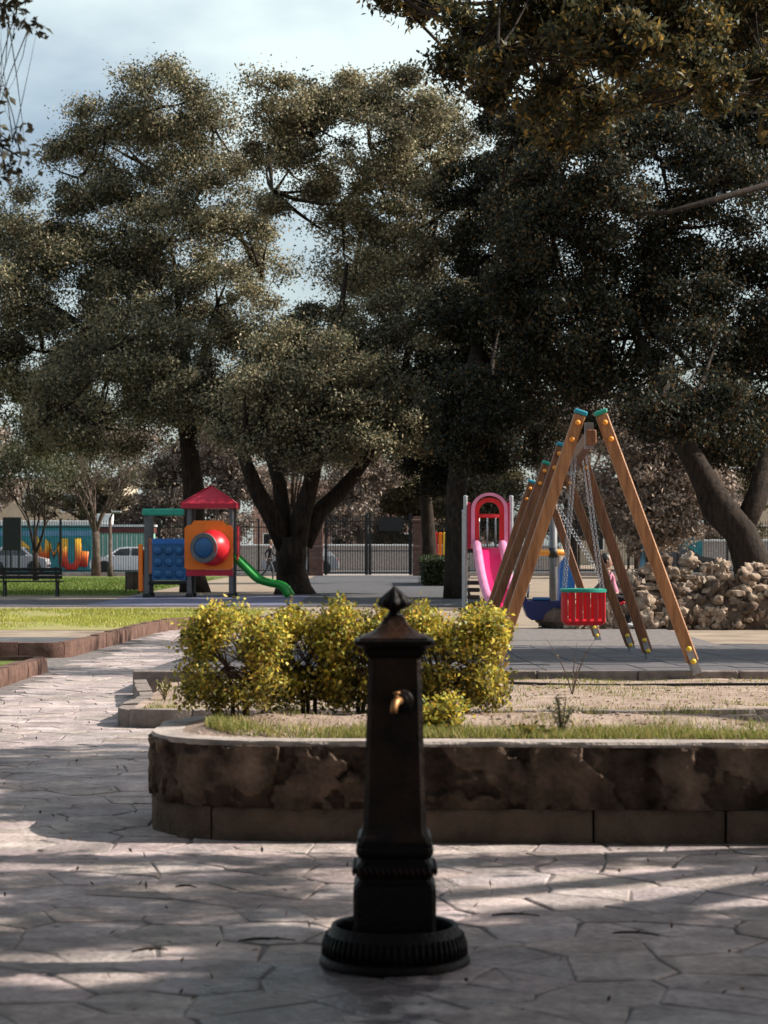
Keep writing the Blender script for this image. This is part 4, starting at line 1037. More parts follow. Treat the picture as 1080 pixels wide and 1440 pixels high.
# ------------------------------------------------------------------ trees
OLV = [(.26, .22, .13), (.19, .178, .105), (.085, .092, .055), (.33, .265, .165), (.042, .050, .034)]
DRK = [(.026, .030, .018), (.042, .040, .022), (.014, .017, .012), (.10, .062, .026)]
g = np.random.default_rng(99)
# T2 left oak
c2 = pxclumps([(230, 150, 66), (150, 178, 52), (300, 178, 48), (200, 230, 80), (110, 250, 55), (285, 262, 70), (70, 310, 60), (150, 330, 85), (240, 340, 85), (330, 330, 52), (370, 395, 42), (20, 400, 65), (110, 425, 85), (205, 435, 85), (305, 430, 66),
               (60, 495, 75), (150, 535, 72), (240, 530, 72), (20, 565, 55), (100, 590, 46), (195, 600, 46), (285, 575, 44), (345, 470, 50), (-40, 360, 85), (-50, 500, 85), (40, 620, 30)], 75, g, 3.0)
c2 += pxclumps([(165, 485, 60), (245, 500, 58), (225, 560, 52), (305, 555, 44), (140, 600, 40), (330, 600, 30), (90, 540, 50), (60, 600, 36)], 69.5, g, 1.0)
b0 = G(272, 832)
f0 = P(262, 600, 71); 
tr2 = ([b0+Vector((0, 0, -.1)), b0+Vector((.0, 0, .6)), P(274, 740, 70.5), P(272, 690, 71), P(268, 640, 71), f0], [.54, .42, .36, .33, .31, .28])
lim2 = [(bez(f0, Vector(c2[i][:3]), (0, 1.5, 1.0), 8), np.linspace(.24, .04, 8)) for i in (12, 13, 7, 8, 16, 14, 21, 11)]
tree('oak_tree', 'broad grey green oak with a rounded top standing behind the play tower', b0, tr2, lim2, c2, 320000, (.112, .062), OLV, 101, .72, wts=[.3, .25, .2, .1, .15])
# T1 centre oak with forked trunk
c1 = pxclumps([(395, 140, 42), (455, 125, 40), (520, 135, 46), (585, 145, 48), (640, 165, 44), (378, 205, 36), (440, 200, 52), (520, 205, 56), (600, 225, 56), (385, 270, 30), (480, 285, 48), (545, 290, 58), (615, 305, 56), (500, 370, 54), (570, 385, 64), (640, 400, 58),
               (455, 470, 54), (385, 535, 58), (440, 555, 62), (510, 540, 62), (580, 520, 62), (640, 520, 54), (395, 600, 42), (470, 605, 42), (350, 590, 34), (560, 590, 46), (620, 610, 44), (520, 465, 55), (590, 455, 55)], 70, g, 3.0)
c1 += pxclumps([(375, 560, 46), (435, 575, 50), (495, 585, 44), (345, 605, 36), (415, 618, 36), (465, 622, 32), (545, 600, 40), (520, 545, 50), (455, 520, 50), (590, 590, 40), (395, 500, 44)], 64.5, g, 1.0)
b1 = G(412, 835)
fk = P(408, 755, 67)
tr1 = ([b1+Vector((0, 0, -.1)), b1+Vector((0, 0, .25)), b1+Vector((-.02, 0, .8)), P(410, 780, 67), fk], [.72, .56, .48, .46, .48])
def limb(pxs, d0, rads): return ([P(x, y, d0+dd) for x, y, dd in pxs], rads)
lim1 = [limb([(400, 770, 0), (385, 730, -.3), (362, 690, -.5), (345, 650, -.6), (338, 600, 0), (345, 540, .8)], 67, [.31, .28, .24, .20, .13, .05]),
        limb([(404, 770, .2), (398, 720, .3), (392, 680, .5), (380, 640, 1), (375, 580, 1.5), (390, 510, 2.2)], 67, [.29, .26, .22, .19, .13, .05]),
        limb([(415, 770, 0), (425, 725, -.2), (437, 680, -.3), (444, 640, 0), (455, 570, .6), (468, 500, 1.4), (480, 430, 2), (488, 370, 2.5)], 67, [.33, .29, .26, .24, .20, .15, .10, .05]),
        limb([(425, 765, .3), (450, 720, .4), (478, 692, .6), (505, 660, .8), (530, 620, 1), (560, 560, 1.6), (575, 490, 2), (590, 430, 2.4)], 67, [.30, .26, .23, .21, .18, .14, .10, .05])]
tree('oak_tree', 'tall oak with a thick dark trunk forking low, beside the green slide', b1, tr1, lim1, c1, 320000, (.108, .06), OLV, 102, .70, wts=[.32, .25, .15, .16, .12])
# T3 dark tree left of the pink slide
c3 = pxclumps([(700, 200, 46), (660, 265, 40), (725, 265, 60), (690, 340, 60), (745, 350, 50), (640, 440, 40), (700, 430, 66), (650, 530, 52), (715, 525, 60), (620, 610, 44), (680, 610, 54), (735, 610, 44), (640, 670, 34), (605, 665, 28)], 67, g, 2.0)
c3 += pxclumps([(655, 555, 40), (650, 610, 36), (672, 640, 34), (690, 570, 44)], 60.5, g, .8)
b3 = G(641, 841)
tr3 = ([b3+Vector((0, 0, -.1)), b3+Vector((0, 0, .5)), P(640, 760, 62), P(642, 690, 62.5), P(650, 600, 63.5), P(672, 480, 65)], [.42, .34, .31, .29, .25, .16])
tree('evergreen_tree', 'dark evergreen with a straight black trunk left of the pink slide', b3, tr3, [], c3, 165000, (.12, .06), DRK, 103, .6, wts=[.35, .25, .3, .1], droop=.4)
# slimmer trunk behind it, by the gate pillar
c3b = pxclumps([(600, 560, 40), (575, 640, 30), (625, 655, 30), (560, 600, 34), (650, 590, 40)], 88, g, 1.5)
b3b = G(602, 818)
tree('evergreen_tree', 'thin dark tree standing next to the right gate pillar', b3b, ([b3b, P(602, 760, 92), P(598, 700, 91.5), P(600, 600, 90)], [.34, .28, .25, .16]), [], c3b, 30000, (.12, .055), DRK, 104, .6, wts=[.4, .3, .2, .1])
# T4 large dark tree on the right
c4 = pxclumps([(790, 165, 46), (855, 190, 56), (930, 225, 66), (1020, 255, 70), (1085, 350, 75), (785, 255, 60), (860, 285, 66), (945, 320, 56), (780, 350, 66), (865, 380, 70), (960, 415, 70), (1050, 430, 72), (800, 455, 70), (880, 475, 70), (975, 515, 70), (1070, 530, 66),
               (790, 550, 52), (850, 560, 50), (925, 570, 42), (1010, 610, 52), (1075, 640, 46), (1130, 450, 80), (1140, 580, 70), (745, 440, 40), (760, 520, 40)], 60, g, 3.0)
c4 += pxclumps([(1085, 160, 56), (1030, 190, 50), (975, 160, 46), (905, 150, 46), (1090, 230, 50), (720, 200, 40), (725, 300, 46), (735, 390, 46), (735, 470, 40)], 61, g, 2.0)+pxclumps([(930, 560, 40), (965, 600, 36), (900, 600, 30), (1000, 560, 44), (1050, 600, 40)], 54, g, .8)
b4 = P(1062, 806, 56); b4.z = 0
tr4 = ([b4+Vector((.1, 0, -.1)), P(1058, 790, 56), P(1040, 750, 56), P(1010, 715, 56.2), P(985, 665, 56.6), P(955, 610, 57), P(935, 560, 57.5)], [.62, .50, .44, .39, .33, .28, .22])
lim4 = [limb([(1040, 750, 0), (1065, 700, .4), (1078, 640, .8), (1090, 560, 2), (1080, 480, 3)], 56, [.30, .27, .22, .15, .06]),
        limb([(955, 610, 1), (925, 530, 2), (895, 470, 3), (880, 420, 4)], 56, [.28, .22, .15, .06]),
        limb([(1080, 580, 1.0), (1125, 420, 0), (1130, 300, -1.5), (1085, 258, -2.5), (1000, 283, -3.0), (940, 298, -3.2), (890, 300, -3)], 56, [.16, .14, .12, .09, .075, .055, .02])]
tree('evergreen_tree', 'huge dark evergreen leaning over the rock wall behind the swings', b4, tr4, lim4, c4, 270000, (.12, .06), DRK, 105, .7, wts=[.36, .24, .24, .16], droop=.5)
# T5 near tree whose boughs hang into the top right; its crown also shades the foreground paving
g5 = np.random.default_rng(5)
c5 = pxclumps([(545, -15, 22), (600, 5, 26), (650, 40, 34), (645, 95, 20), (700, 70, 34), (720, 15, 52), (790, 45, 60), (870, 55, 68), (955, 60, 68), (1040, 50, 62), (1085, 110, 44), (775, 135, 36), (845, 140, 40), (930, 120, 46), (805, 190, 24), (760, 170, 20), (995, 120, 40), (690, 130, 22), (1060, -40, 70), (960, -50, 70), (850, -50, 70), (740, -60, 60)], 15.0, g5, 1.4, 1.6)
far5 = []
for _ in range(0):
    x = g5.uniform(3.4, 8.5); y = g5.uniform(11.2, 18.5); z = g5.uniform(5.6, 8.5); far5.append((x, y, z, .75, .8, .55))
shade = []
occ = lambda gx, gy, z: (gx+1.277*z, gy+.0894*z, z)
for _ in range(230):                                     # the crown's near side, over the paving
    y = g5.uniform(3.2, 8.15); z = g5.uniform(3.8, 7.4); gx = g5.uniform(-1.7, 1.6)
    if 7.05 < y < 7.9 and -1.5 < gx < -.1: continue
    shade.append((*occ(gx, y, z), .9, .24, .26))
for xg in np.linspace(-2.1, 2.2, 15):                    # a straight bough whose shadow crosses in front of the wall
    z = 4.3+.05*xg; shade.append((*occ(xg, 9.95+g5.uniform(-.04, .04)-.03*xg, z), .36, .10, .14))
for xg, yg in ((-1.3, 8.9), (-.9, 9.3), (-1.5, 9.45), (-.5, 8.75), (-.2, 9.1), (-.8, 8.5), (-1.2, 8.45), (-1.6, 9.2), (-1.0, 9.0), (-.3, 8.6), (.9, 8.42), (.5, 8.5), (1.3, 8.5), (-1.5, 8.6), (-.6, 9.4), (-1.9, 14.4), (-2.3, 15.0), (-1.5, 14.0), (-2.2, 13.6), (-2.7, 14.6), (-2.0, 15.6), (-1.3, 12.6), (-1.4, 13.1), (-1.3, 13.6), (-1.7, 13.3), (-1.6, 14.7), (-1.3, 14.4), (-2.4, 14.2), (-1.2, 13.3)):
    z = g5.uniform(4.2, 6); shade.append((*occ(xg, yg, z), .42, .15, .2))
for _ in range(70):
    y = g5.uniform(.5, 9.5); far5.append((g5.uniform(-2.0, 6.5), y, g5.uniform(5.6, 8.5), 1.0, .8, .5))
for xg, yg in ((-1.25, 12.35), (-1.5, 12.55), (-1.75, 12.5), (-1.3, 12.8), (-1.6, 12.95), (-1.25, 13.2), (-1.55, 13.4), (-1.85, 13.2), (-1.3, 13.7), (-1.7, 13.8), (-2.1, 13.9), (-2.4, 13.7), (-1.4, 14.3), (-2.0, 14.6), (-2.5, 14.5), (-1.9, 12.2), (-1.5, 12.1), (-2.6, 15.3), (-1.5, 15.1)):
    for _ in range(3): shade.append((*occ(xg+g5.uniform(-.15, .15), yg+g5.uniform(-.1, .1), g5.uniform(4.6, 7)), .40, .17, .24))
b5 = Vector((7.6, 10.8, 0))
lim5 = [(bez((7.5, 10.9, 3.2), q_, (0, 0, .8), 8), np.linspace(.16, .015, 8)) for q_ in ((4.2, 14.5, 5.6), (1.6, 15.0, 5.25), (6.0, 6.5, 5.6), (5.4, 4.2, 5.2), (4.4, 9.85, 4.4), (7.0, 8.0, 6.8), (5.5, 16.2, 7))]
tree('overhanging_tree', 'near tree with orange brown leaves hanging into the top right corner', b5, ([b5+Vector((0, 0, -.1)), b5+Vector((0, 0, .6)), b5+Vector((-.1, .1, 3.4))], [.42, .32, .26]), lim5, c5, 70000, (.058, .023),
     [(.13, .095, .034), (.085, .078, .034), (.055, .058, .028), (.30, .19, .045), (.035, .040, .024)], 106, .17, wts=[.20, .25, .25, .10, .20], droop=.5, lm=LEAFN, shell=.25, twigs=9, dens=.8, tw=.22, more=(far5+shade, 175000, (.13, .06), .22, .6))
cr = []
while len(cr) < 74:
    gx = g5.uniform(-4.8, 5.5); gy = g5.uniform(23.2, 33) if gx < -1.6 else g5.uniform(24.6, 29.5); z_ = g5.uniform(4.6, 10.8)
    if gx+1.277*z_ > 8.2: cr.append((*occ(gx, gy, z_), 1.0, .6, .5))
br_ = Vector((11, 28, 0))
tree('unseen_tree', 'broad tree just out of view to the right of the swings', br_, ([br_, br_+Vector((0, 0, 4.5))], [.4, .3]), [], cr, 34000, (.20, .11), OLV, 121, .7, twigs=0)
# left near tree: only hanging twigs at the frame's top left
c9 = [(*P(px, py, 10), r_, r_, r_*.8) for px, py, r_ in ((-20, 0, .16), (25, 8, .09), (40, 40, .06), (12, 30, .07), (-15, 215, .12), (18, 200, .07), (30, 222, .05), (8, 240, .05), (-8, 140, .05))]
for _ in range(16): c9.append((g5.uniform(-5, -2.3), g5.uniform(9, 12), g5.uniform(3.2, 6.5), .6, .6, .4))
over9 = [(g5.uniform(-6.5, -1.5), g5.uniform(.5, 12), g5.uniform(5.4, 8.5), 1.1, .9, .6) for _ in range(50)]
b9 = Vector((-4.6, 10.6, 0))
tree('overhanging_tree', 'near tree at the left whose leafy twigs hang into the top left corner', b9, ([b9, b9+Vector((0, 0, 1.5)), b9+Vector((.2, 0, 4.5))], [.3, .24, .18]),
     [(bez((-4.4, 10.6, 3.8), P(20, 10, 10), (0, 0, .5), 8), np.linspace(.08, .006, 8)), (bez((-4.4, 10.6, 3.0), P(15, 205, 10), (0, 0, .35), 8), np.linspace(.06, .005, 8))], c9, 9000, (.055, .024), [(.05, .05, .035), (.08, .07, .04)], 107, .10, lm=LEAFN, twigs=4, shell=.2, dens=.5, tw=.07, more=(over9, 30000, (.16, .08), .4, .6))
# small multi-stem tree by the fence (bare branching) and slim tree at far left
def baretree(label, base, h, w, n, seed, col=M_bark2, leaves=3000, lcol=((.11, .10, .055), (.08, .085, .05)), stems=6, tr_h=.35, r0=.18, leaf=(.14, .07)):
    rnd = random.Random(seed); g = np.random.default_rng(seed); t = thing('bare_tree', label, 'tree', base); ends = []; tk = MB(); br = MB()
    tk.tube([(0, 0, -.1), (.02, 0, h*tr_h*.5), (0, 0, h*tr_h)], [r0*1.3, r0, r0*.95], 10, wob=.25); tk.build('trunk', col, t, True)
    def grow(a, dv, l, r_, lev):
        e = a+dv*l; pts = bez(a, e, (rnd.uniform(-.08, .08)*l, rnd.uniform(-.08, .08)*l, .06*l), 5); br.tube(pts, np.linspace(r_, r_*.55, 5), 6 if lev < 2 else 4, False)
        if lev >= 4: ends.append(e); return
        for _ in range(rnd.choice((2, 3, 3))):
            q = (dv+Vector((rnd.gauss(0, .38), rnd.gauss(0, .38), rnd.gauss(.12, .25)))).normalized(); grow(pts[rnd.choice((3, 4, 4))], q, l*rnd.uniform(.6, .82), r_*.55, lev+1)
    for k in range(stems):
        a = 6.28*k/stems+rnd.uniform(-.3, .3); sp = w/h*rnd.uniform(.5, 1.1); grow(Vector((0, 0, h*tr_h*.93)), Vector((math.cos(a)*sp, math.sin(a)*sp, 1)).normalized(), h*.26, r0*.55, 0)
    o = br.build('branches', col, t, True); o['kind'] = 'stuff'
    if leaves:
        E = np.array(ends); idx = g.integers(0, len(E), leaves); C = E[idx]+g.normal(size=(leaves, 3))*.25
        o = bpy.data.objects.new('crown', leaf_mesh('crown', C, leaf[0], leaf[1], palette(leaves, lcol, g), LEAF, .3, 0, seed)); link(o, t); o['kind'] = 'stuff'
    return t
q = G(166, 806); baretree('bare many stemmed tree in front of the white parked car', Vector((q.x+.2, q.y-11, 0)), 6.2, 3.0, 0, 71, leaves=1500, stems=7, tr_h=.36, r0=.20)
q = P(50, 815, 92); baretree('slim dark tree by the notice board at the far left', Vector((q.x, 92, 0)), 6.0, 2.2, 0, 72, M_bark, 5000, ((.06, .065, .035), (.09, .09, .05)), 4, .2, .12)
BR = ((.21, .162, .128), (.26, .20, .16), (.15, .118, .094), (.32, .25, .205))
BG = ((.12, .105, .055), (.09, .085, .045), (.15, .12, .07))
gb = random.Random(8); names_ = 0
spec_ = [(12.6, 104, 8.5, BR, 'sunlit tan bare tree close behind the right swing leg'), (19.5, 139.5, 13, BR, 'tall brown bare tree above the leaning trunk'), (-27, 142, 10, BR, 'brown leafless tree beyond the fence, behind the dark bench'), (-20.5, 150, 12, BG, 'olive tree crown rising behind the graffiti wall'), (-15, 146, 11, BR, 'brown leafless tree behind the mint kiosk'),
         (-10.5, 143, 11, BR, 'tan leafless tree behind the play tower'), (-6.2, 150, 12, BR, 'pale brown leafless tree seen through the forked trunk'), (-1.6, 146, 10.5, BR, 'pinkish brown leafless tree above the left gate leaf'),
         (2.2, 152, 9, BG, 'olive green tree above the right gate leaf'), (7.5, 146, 11, BG, 'olive tree behind the pink slide'), (12.2, 142, 11.5, BR, 'tan leafless tree seen between the swing posts'),
         (17.0, 148, 12, BR, 'large tan leafless tree behind the rock wall'), (22.5, 144, 11, BG, 'olive tree at the far right behind the rock wall')]
for i, (x, y, h, pal, lab) in enumerate(spec_):
    cl = []
    for _ in range(20):
        a = gb.uniform(0, 6.28); rr = gb.uniform(0, 3.2); cl.append((x+math.cos(a)*rr, y+math.sin(a)*rr, h*gb.uniform(.18, .88), 1.3, 1.3, 1.1))
    bb = Vector((x, y, -.02))
    tree('street_tree', lab, bb, ([bb, bb+Vector((0, 0, h*.3)), bb+Vector((.1, 0, h*.7))], [.24, .2, .1]), [(bez(bb+Vector((0, 0, h*.28)), cl[k][:3], (0, 0, .3), 5), [.12, .1, .08, .05, .03]) for k in range(7)], cl, 22000, (.28, .12), pal, 200+i, .7, M_bark2, twigs=6, shell=.3)

# ------------------------------------------------------------------ fence, gate, pillars
FD = 112.0
def fence(label, x0, x1, step=2.6):
    t = thing('iron_fence', label, 'fence', ((x0+x1)/2, FD, 0)); cx_ = (x0+x1)/2; b = MB(); x = x0
    n = int((x1-x0)/.125)
    for k in range(n+1):
        xx = x0+(x1-x0)*k/n-cx_; b.box((xx, 0, 1.35), (.022, .022, 2.7)); b._add([(xx-.02, -.01, 2.7), (xx+.02, -.01, 2.7), (xx, 0, 2.82)], [(0, 1, 2)])
    o = b.build('railings', M_darkmetal, t); o['kind'] = 'stuff'
    for z in (.25, 2.45): MB().box((0, 0, z), (x1-x0, .05, .05)).build('rail', M_darkmetal, t)
    k = int(round((x1-x0)/step)); 
    for i in range(k+1): MB().box((x0+(x1-x0)*i/k-cx_, .03, 1.45), (.10, .10, 2.9), bev=.01).build('post', M_darkmetal, t)
    MB().box((0, .02, .07), (x1-x0, .35, .18), bev=.02).build('plinth', M_concrete, t)
fence('dark iron railing fence from the far left to the gate', -24, -3.85); fence('dark iron railing fence running right from the gate', 2.35, 25)
def pillar(label, x, w):
    t = thing('gate_pillar', label, 'pillar', (x, FD, 0)); k = 0
    for z in np.arange(0, 2.7, .30):
        MB().box((0, 0, z+.148), (w-(.03 if k % 2 else 0), w, .29), bev=.015).build('stone', M_brick, t); k += 1
    MB().box((0, 0, 2.78), (w+.14, w+.14, .16), bev=.03).build('cap', M_brick, t)
pillar('reddish stone pillar left of the iron gate', -3.45, .72); pillar('reddish stone pillar right of the iron gate', 1.85, .80)
gt = thing('iron_gate', 'closed double iron gate between two stone pillars', 'gate', (-.8, FD, 0))
for sx, xa, xb in ((-1, -2.2, -.03), (1, .03, 2.2)):
    m = MB(); m.box(((xa+xb)/2, 0, .15), (xb-xa, .05, .06)); m.box(((xa+xb)/2, 0, 1.25), (xb-xa, .05, .05)); m.box(((xa+xb)/2, 0, 2.75), (xb-xa, .05, .06)); m.box((xa+.05, 0, 1.6), (.14, .10, 3.15)); m.box((xb-.05, 0, 1.6), (.14, .10, 3.15))
    fr_ = m.build('gate_leaf', M_darkmetal, gt); m = MB()
    for x in np.arange(xa+.16, xb-.1, .125): m.box((x, 0, 1.55), (.034, .034, 3.0))
    m.build('railings', M_darkmetal, fr_)['kind'] = 'stuff'
MB().box((1.15, -.03, 2.62), (1.25, .03, .70)).build('sign_plate', M_darkmetal, gt)

# ------------------------------------------------------------------ beyond the fence
def car(label, loc, rz, paint, L_=4.0):
    t = thing('parked_car', label, 'car', loc, rz); k = L_/4.0
    low = [(-2.0, .28), (-2.03, .55), (-1.95, .80), (-1.15, .95), (1.55, .97), (1.93, .85), (2.0, .55), (1.97, .28), (1.55, .20), (-1.55, .20)]
    cab = [(-1.15, .952), (-.45, 1.42), (-.1, 1.47), (.95, 1.46), (1.35, 1.36), (1.80, .96)]
    m = MB(); m.extrude([(x*k, z) for x, z in low], -.82, .82, [.10, .03, .06, .05, .05, .05, .03, .08, .1, .1]); m.build('body', paint, t, auto=25)
    m = MB(); m.extrude([(x*k, z) for x, z in cab], -.76, .76, [0, .14, .15, .15, .13, 0]); m.build('cabin', paint, t, auto=25)
    for sd in (-1, 1):
        for xs in (((-.88, .99), (-.38, 1.36), (.18, 1.40), (.18, .99)), ((.26, .99), (.26, 1.40), (.88, 1.39), (1.18, .99))):
            m = MB(); pts = [(x*k, sd*(.765-.135*max(0, (z-.95)/.5))+sd*.006, z) for x, z in xs]; m._add(pts, [tuple(range(4)) if sd < 0 else (3, 2, 1, 0)]); m.build('side_window', M_glass, t)
        for x in (-1.22, 1.22):
            w = MB(); w.lathe([(.20, -.10), (.31, -.10), (.325, -.06), (.325, .06), (.31, .10), (.20, .10)], 22, (x*k, sd*.73, .318), M=Matrix.Rotation(R(90), 3, 'X')); wo_ = w.build('wheel', M_black, t, auto=40)
            w = MB(); w.lathe([(.02, -.09), (.20, -.095), (.20, .095), (.02, .09)], 16, (x*k, sd*.73, .318), M=Matrix.Rotation(R(90), 3, 'X')); w.build('rim', M_rim, wo_, auto=40)
            a = MB(); a.lathe([(.05, 0), (.38, .0), (.38, .006), (.05, .006)], 24, (x*k, sd*.80+(.004 if sd < 0 else -.004), .33), M=Matrix.Rotation(R(90), 3, 'X')); a.build('wheel_arch', M_black, t)
        MB().box((-1.93*k, sd*.58, .70), (.10, .30, .14), bev=.03).build('headlight', M_lamp, t); MB().box((1.93*k, sd*.62, .74), (.08, .22, .18), bev=.03).build('tail_light', M_red, t)
        MB().box((-.72*k, sd*.88, .98), (.12, .14, .10), bev=.03).build('wing_mirror', paint, t)
    m = MB(); m._add([(-1.115*k, -.68, .985), (-1.115*k, .68, .985), (-.50*k, .56, 1.40), (-.50*k, -.56, 1.40)], [(3, 2, 1, 0)]); m.v = [(x-.012, y, z+.008) for x, y, z in m.v]; m.build('windscreen', M_glass, t)
    MB().box((-2.01*k, 0, .42), (.05, 1.3, .14), bev=.02).build('bumper', M_black, t)
    return t
car('white hatchback parked beyond the fence left of the play tower', (-14.1, 121.5, -.012), 0, M_carwhite)
car('blue car parked at the far left behind the bench', (-23.2, 119.8, -.012), R(180), M_carblue, 4.2)
car('white and grey small car with its nose beside the graffiti wall', (-20.5, 123.4, -.012), R(180), M_carsilver, 3.4)
car('silver car parked in the street behind the left gate pillar', (-4.6, 122, -.012), 0, M_carsilver, 4.2)
car('dark car parked in the street at the right, above the rock wall', (16.2, 121.5, -.012), R(180), M_cardark, 4.2)
# graffiti wall
gw = thing('graffiti_wall', 'long teal street wall with red and yellow graffiti letters', 'wall', (-21.2, 128, 0))
MB().box((0, .15, 1.35), (8.4, .3, 2.7)).build('panel', M_teal, gw); MB().box((0, .12, 2.84), (8.5, .42, .28), bev=.02).build('coping', M_white, gw); MB().box((0, -.005, 2.25), (8.4, .02, .30)).build('band', M_bluepaint, gw)
gm = bpy.data.materials.new('graffiti_paint'); gm.use_nodes = True; N = gm.node_tree.nodes; K = gm.node_tree.links.new
ge = N.new('ShaderNodeNewGeometry'); sx_ = N.new('ShaderNodeSeparateXYZ'); r_ = N.new('ShaderNodeValToRGB'); mr = N.new('ShaderNodeMapRange'); mr.inputs['From Min'].default_value = .2; mr.inputs['From Max'].default_value = 2.1
nzg = N.new('ShaderNodeTexNoise'); nzg.inputs['Scale'].default_value = 2.5; ma = N.new('ShaderNodeMath'); ma.operation = 'MULTIPLY_ADD'; ma.inputs[1].default_value = .8
K(ge.outputs['Position'], sx_.inputs[0]); K(ge.outputs['Position'], nzg.inputs['Vector']); K(nzg.outputs['Fac'], ma.inputs[0]); K(sx_.outputs['Z'], ma.inputs[2]); K(ma.outputs[0], mr.inputs['Value']); K(mr.outputs[0], r_.inputs[0]); K(r_.outputs[0], N['Principled BSDF'].inputs['Base Color'])
cr_ = r_.color_ramp; cr_.elements[0].color = (.55, .015, .012, 1); cr_.elements[0].position = .3; cr_.elements[1].color = (.72, .40, .03, 1); cr_.elements[1].position = .95; e_ = cr_.elements.new(.6); e_.color = (.75, .12, .012, 1)
def letter(strokes, x):
    m = MB()
    for pts in strokes: m.tube([(x+a, -.02, c) for a, c in pts], .21, 8)
    m.v = [(a, -.03+(bb+.02)*.12, c) for a, bb, c in m.v]; m.build('graffiti_letter', gm, gw, True)
letter([[(-.35, .3), (0, 1.9), (.35, .3)], [(-.2, .8), (.2, .8)]], 1.1)
letter([[(-.5, .3), (-.35, 1.8), (0, .9), (.35, 1.8), (.5, .3)]], 2.05)
letter([[(-.4, 1.95), (-.42, .7), (-.2, .3), (.2, .3), (.42, .7), (.4, 1.95)]], 3.05)
letter([[(-.3, .3), (-.3, 1.8)], [(-.3, 1.8), (.3, 1.4), (-.3, 1.0), (.35, .3)]], .2)
letter([[(0, .3), (.1, 1.2)]], 3.75)
ks = thing('street_kiosk', 'mint green and white street kiosk with maroon band behind the white car', 'kiosk', (-15.3, 130, 0))
MB().box((0, .6, 1.15), (3.4, 1.2, 2.3)).build('body', M_mint, ks)
for k in range(12): MB().box((-1.55+k*.28, -.012, 1.1), (.05, .03, 2.1)).build('rib', M_white, ks)
MB().box((0, .6, 2.45), (3.5, 1.3, .34)).build('band', M_maroon, ks); MB().box((0, .6, 2.70), (3.6, 1.4, .14)).build('roof', M_white, ks); MB().box((-1.2, .5, 3.1), (.9, .8, .62), bev=.02).build('roof_box', M_white, ks); MB().box((-1.62, -.03, 1.2), (.16, .08, 2.4)).build('frame_post', M_white, ks)
tw_ = thing('graffiti_wall', 'short teal street wall glimpsed above the rock wall', 'wall', (17.4, 128, 0))
MB().box((0, .15, 1.4), (2.2, .3, 2.8)).build('panel', M_teal, tw_); MB().box((0, -.006, .5), (2.2, .02, .7)).build('band', M_bluepaint, tw_); MB().box((0, .12, 2.9), (2.3, .4, .2)).build('coping', M_white, tw_)
def building(label, x, y, w, dep, floors, m_, cols):
    t = thing('apartment_building', label, 'building', (x, y, 0)); h = floors*3.1+.6
    MB().box((0, dep/2, h/2), (w, dep, h)).build('wall', m_, t); rf = MB().box((0, dep/2, h+.15), (w+.5, dep+.5, .3)).build('roof', M_concrete, t)
    for f in range(floors):
        for k in range(cols):
            xx = -w/2+w*(k+.5)/cols; z = 1.9+f*3.1; wi = MB().box((xx, -.02, z), (1.2, .12, 1.5)).build('window', M_white, t); MB().box((xx, -.09, z), (1.0, .03, 1.3)).build('pane', M_glass, wi)
building('cream apartment building far behind the graffiti wall', -30, 178, 18, 10, 2, M_cream, 6); building('pink apartment building far behind the gate', -1, 185, 20, 10, 2, M_pinkwall, 7); building('cream apartment building far behind the rock wall', 27, 182, 22, 10, 2, M_cream, 7)
lw = thing('pale_wall', 'low pale wall added across the road to brighten the gate view', 'wall', (0, 138, 0))  # added; its pale colour stands in for sunlit pavement beyond the gate
MB().box((0, 0, .75), (22, .3, 1.5)).build('panel', M_concrete, lw); MB().box((0, 0, 1.56), (22.2, .45, .12), bev=.02).build('coping', M_white, lw)
lw = thing('pale_wall', 'low pale street wall across the road above the rock wall', 'wall', (24.5, 138, 0))
MB().box((0, 0, .9), (16, .3, 1.8)).build('panel', M_concrete, lw); MB().box((0, 0, 1.86), (16.2, .45, .12), bev=.02).build('coping', M_white, lw)
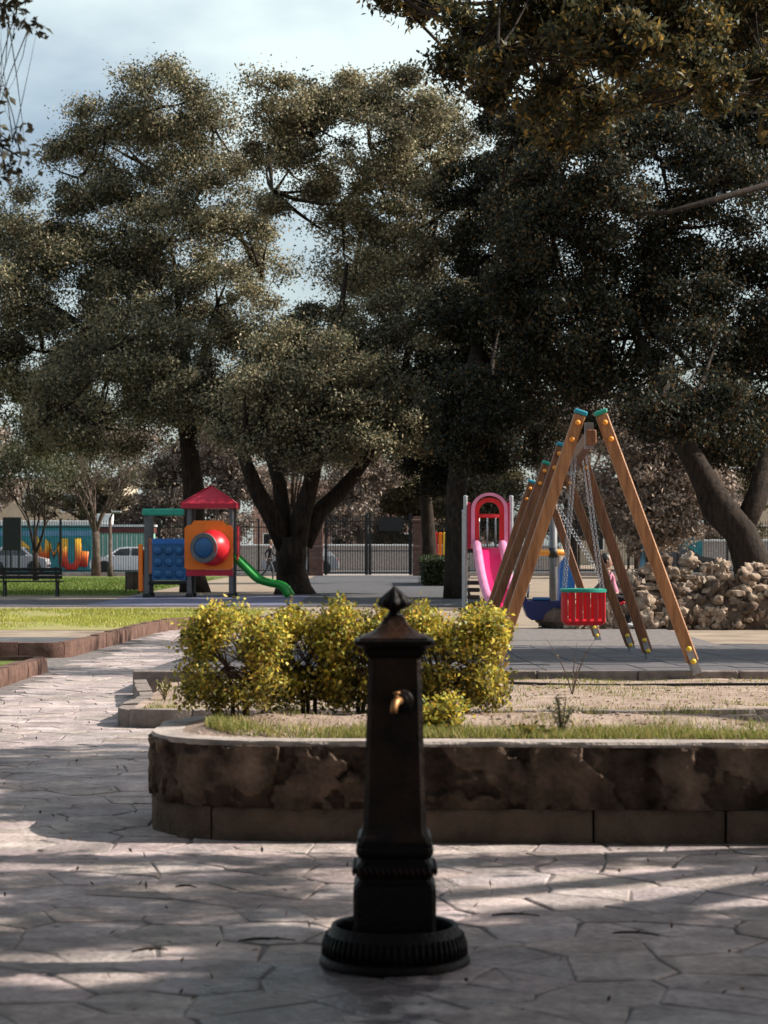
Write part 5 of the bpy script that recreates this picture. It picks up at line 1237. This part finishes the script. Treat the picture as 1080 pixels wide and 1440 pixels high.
# notice board, posts, lamps
q = P(17, 770, 100); nb = thing('notice_board', 'dark notice board on posts at the far left edge', 'sign', (q.x, 100, 0))
MB().box((0, 0, 2.05), (.85, .10, 1.5), bev=.03).build('board', M_darkmetal, nb)
for sx in (-.3, .3): MB().box((sx, .08, 1.0), (.07, .06, 2.0)).build('post', M_darkmetal, nb)
def lamp(label, px, d, h, r_, m_, arm):
    x = (px-540)*d/F; t = thing('street_lamp', label, 'lamp', (x, d, 0))
    m = MB(); m.tube([(0, 0, 0), (0, 0, .5), (0, 0, .55), (0, 0, h)], [r_*1.5, r_*1.5, r_, r_*.75], 12); m.build('pole', m_, t, True)
    m = MB(); m.tube([(0, 0, h-.05), (arm*.5, 0, h+.25), (arm, 0, h+.3)], r_*.5, 8); m.build('arm', m_, t, True); MB().box((arm, 0, h+.26), (.5, .2, .1), bev=.03).build('lamp_head', M_steel, t)
lamp('thick blue grey lamp pole behind the swings', 904, 104, 6.5, .13, M_bluepaint, -1.0)
lamp('thin white lamp pole at the right behind the leaning trunk', 1060, 104, 4.9, .06, M_white, -.9)
lamp('thin brown post in front of the white parked car', 155, 108, 2.9, .09, M_bark2, .3)
# orange play panel glimpsed right of the gate
q = P(626, 790, 98); op = thing('play_structure', 'orange and white play panel glimpsed left of the dark straight trunk', 'play panel', (q.x, 98, 0))
for k, mm in enumerate((M_red, M_orange, M_yellowcap, M_white, M_orange)): MB().box((-.42+k*.2, 0, 1.25), (.16, .06, 1.7), bev=.03).build('board', mm, op)
MB().box((0, .06, .8), (1.0, .05, .08)).build('rail', M_steel, op)
for sx in (-.45, .45): MB().box((sx, .06, .9), (.08, .06, 1.8)).build('post', M_steel, op)

for i, (x, y, h) in enumerate(((-13, -7, 12), (-5.5, -11, 13), (3, -12, 12), (11, -9, 13), (-15, 6, 12), (17, -2, 10))):  # unseen trees added to block sky light from behind and the sides
    cl = [(x+gb.gauss(0, 2.2), y+gb.gauss(0, 2.0), h*gb.uniform(.12, .95), 2.2, 2.2, 1.8) for _ in range(16)]; bb = Vector((x, y, 0))
    tree('unseen_tree', 'tree added out of view '+('far behind the viewer at the left', 'behind the viewer left of the fountain', 'behind the viewer right of the fountain', 'far behind the viewer at the right', 'beside the paving at the left', 'beside the paving at the right')[i], bb, ([bb, bb+Vector((0, 0, h*.5))], [.4, .3]), [], cl, 11000, (.42, .24), DRK, 400+i, 1.0, twigs=0, group='trees added out of view to block sky light', shell=.3)
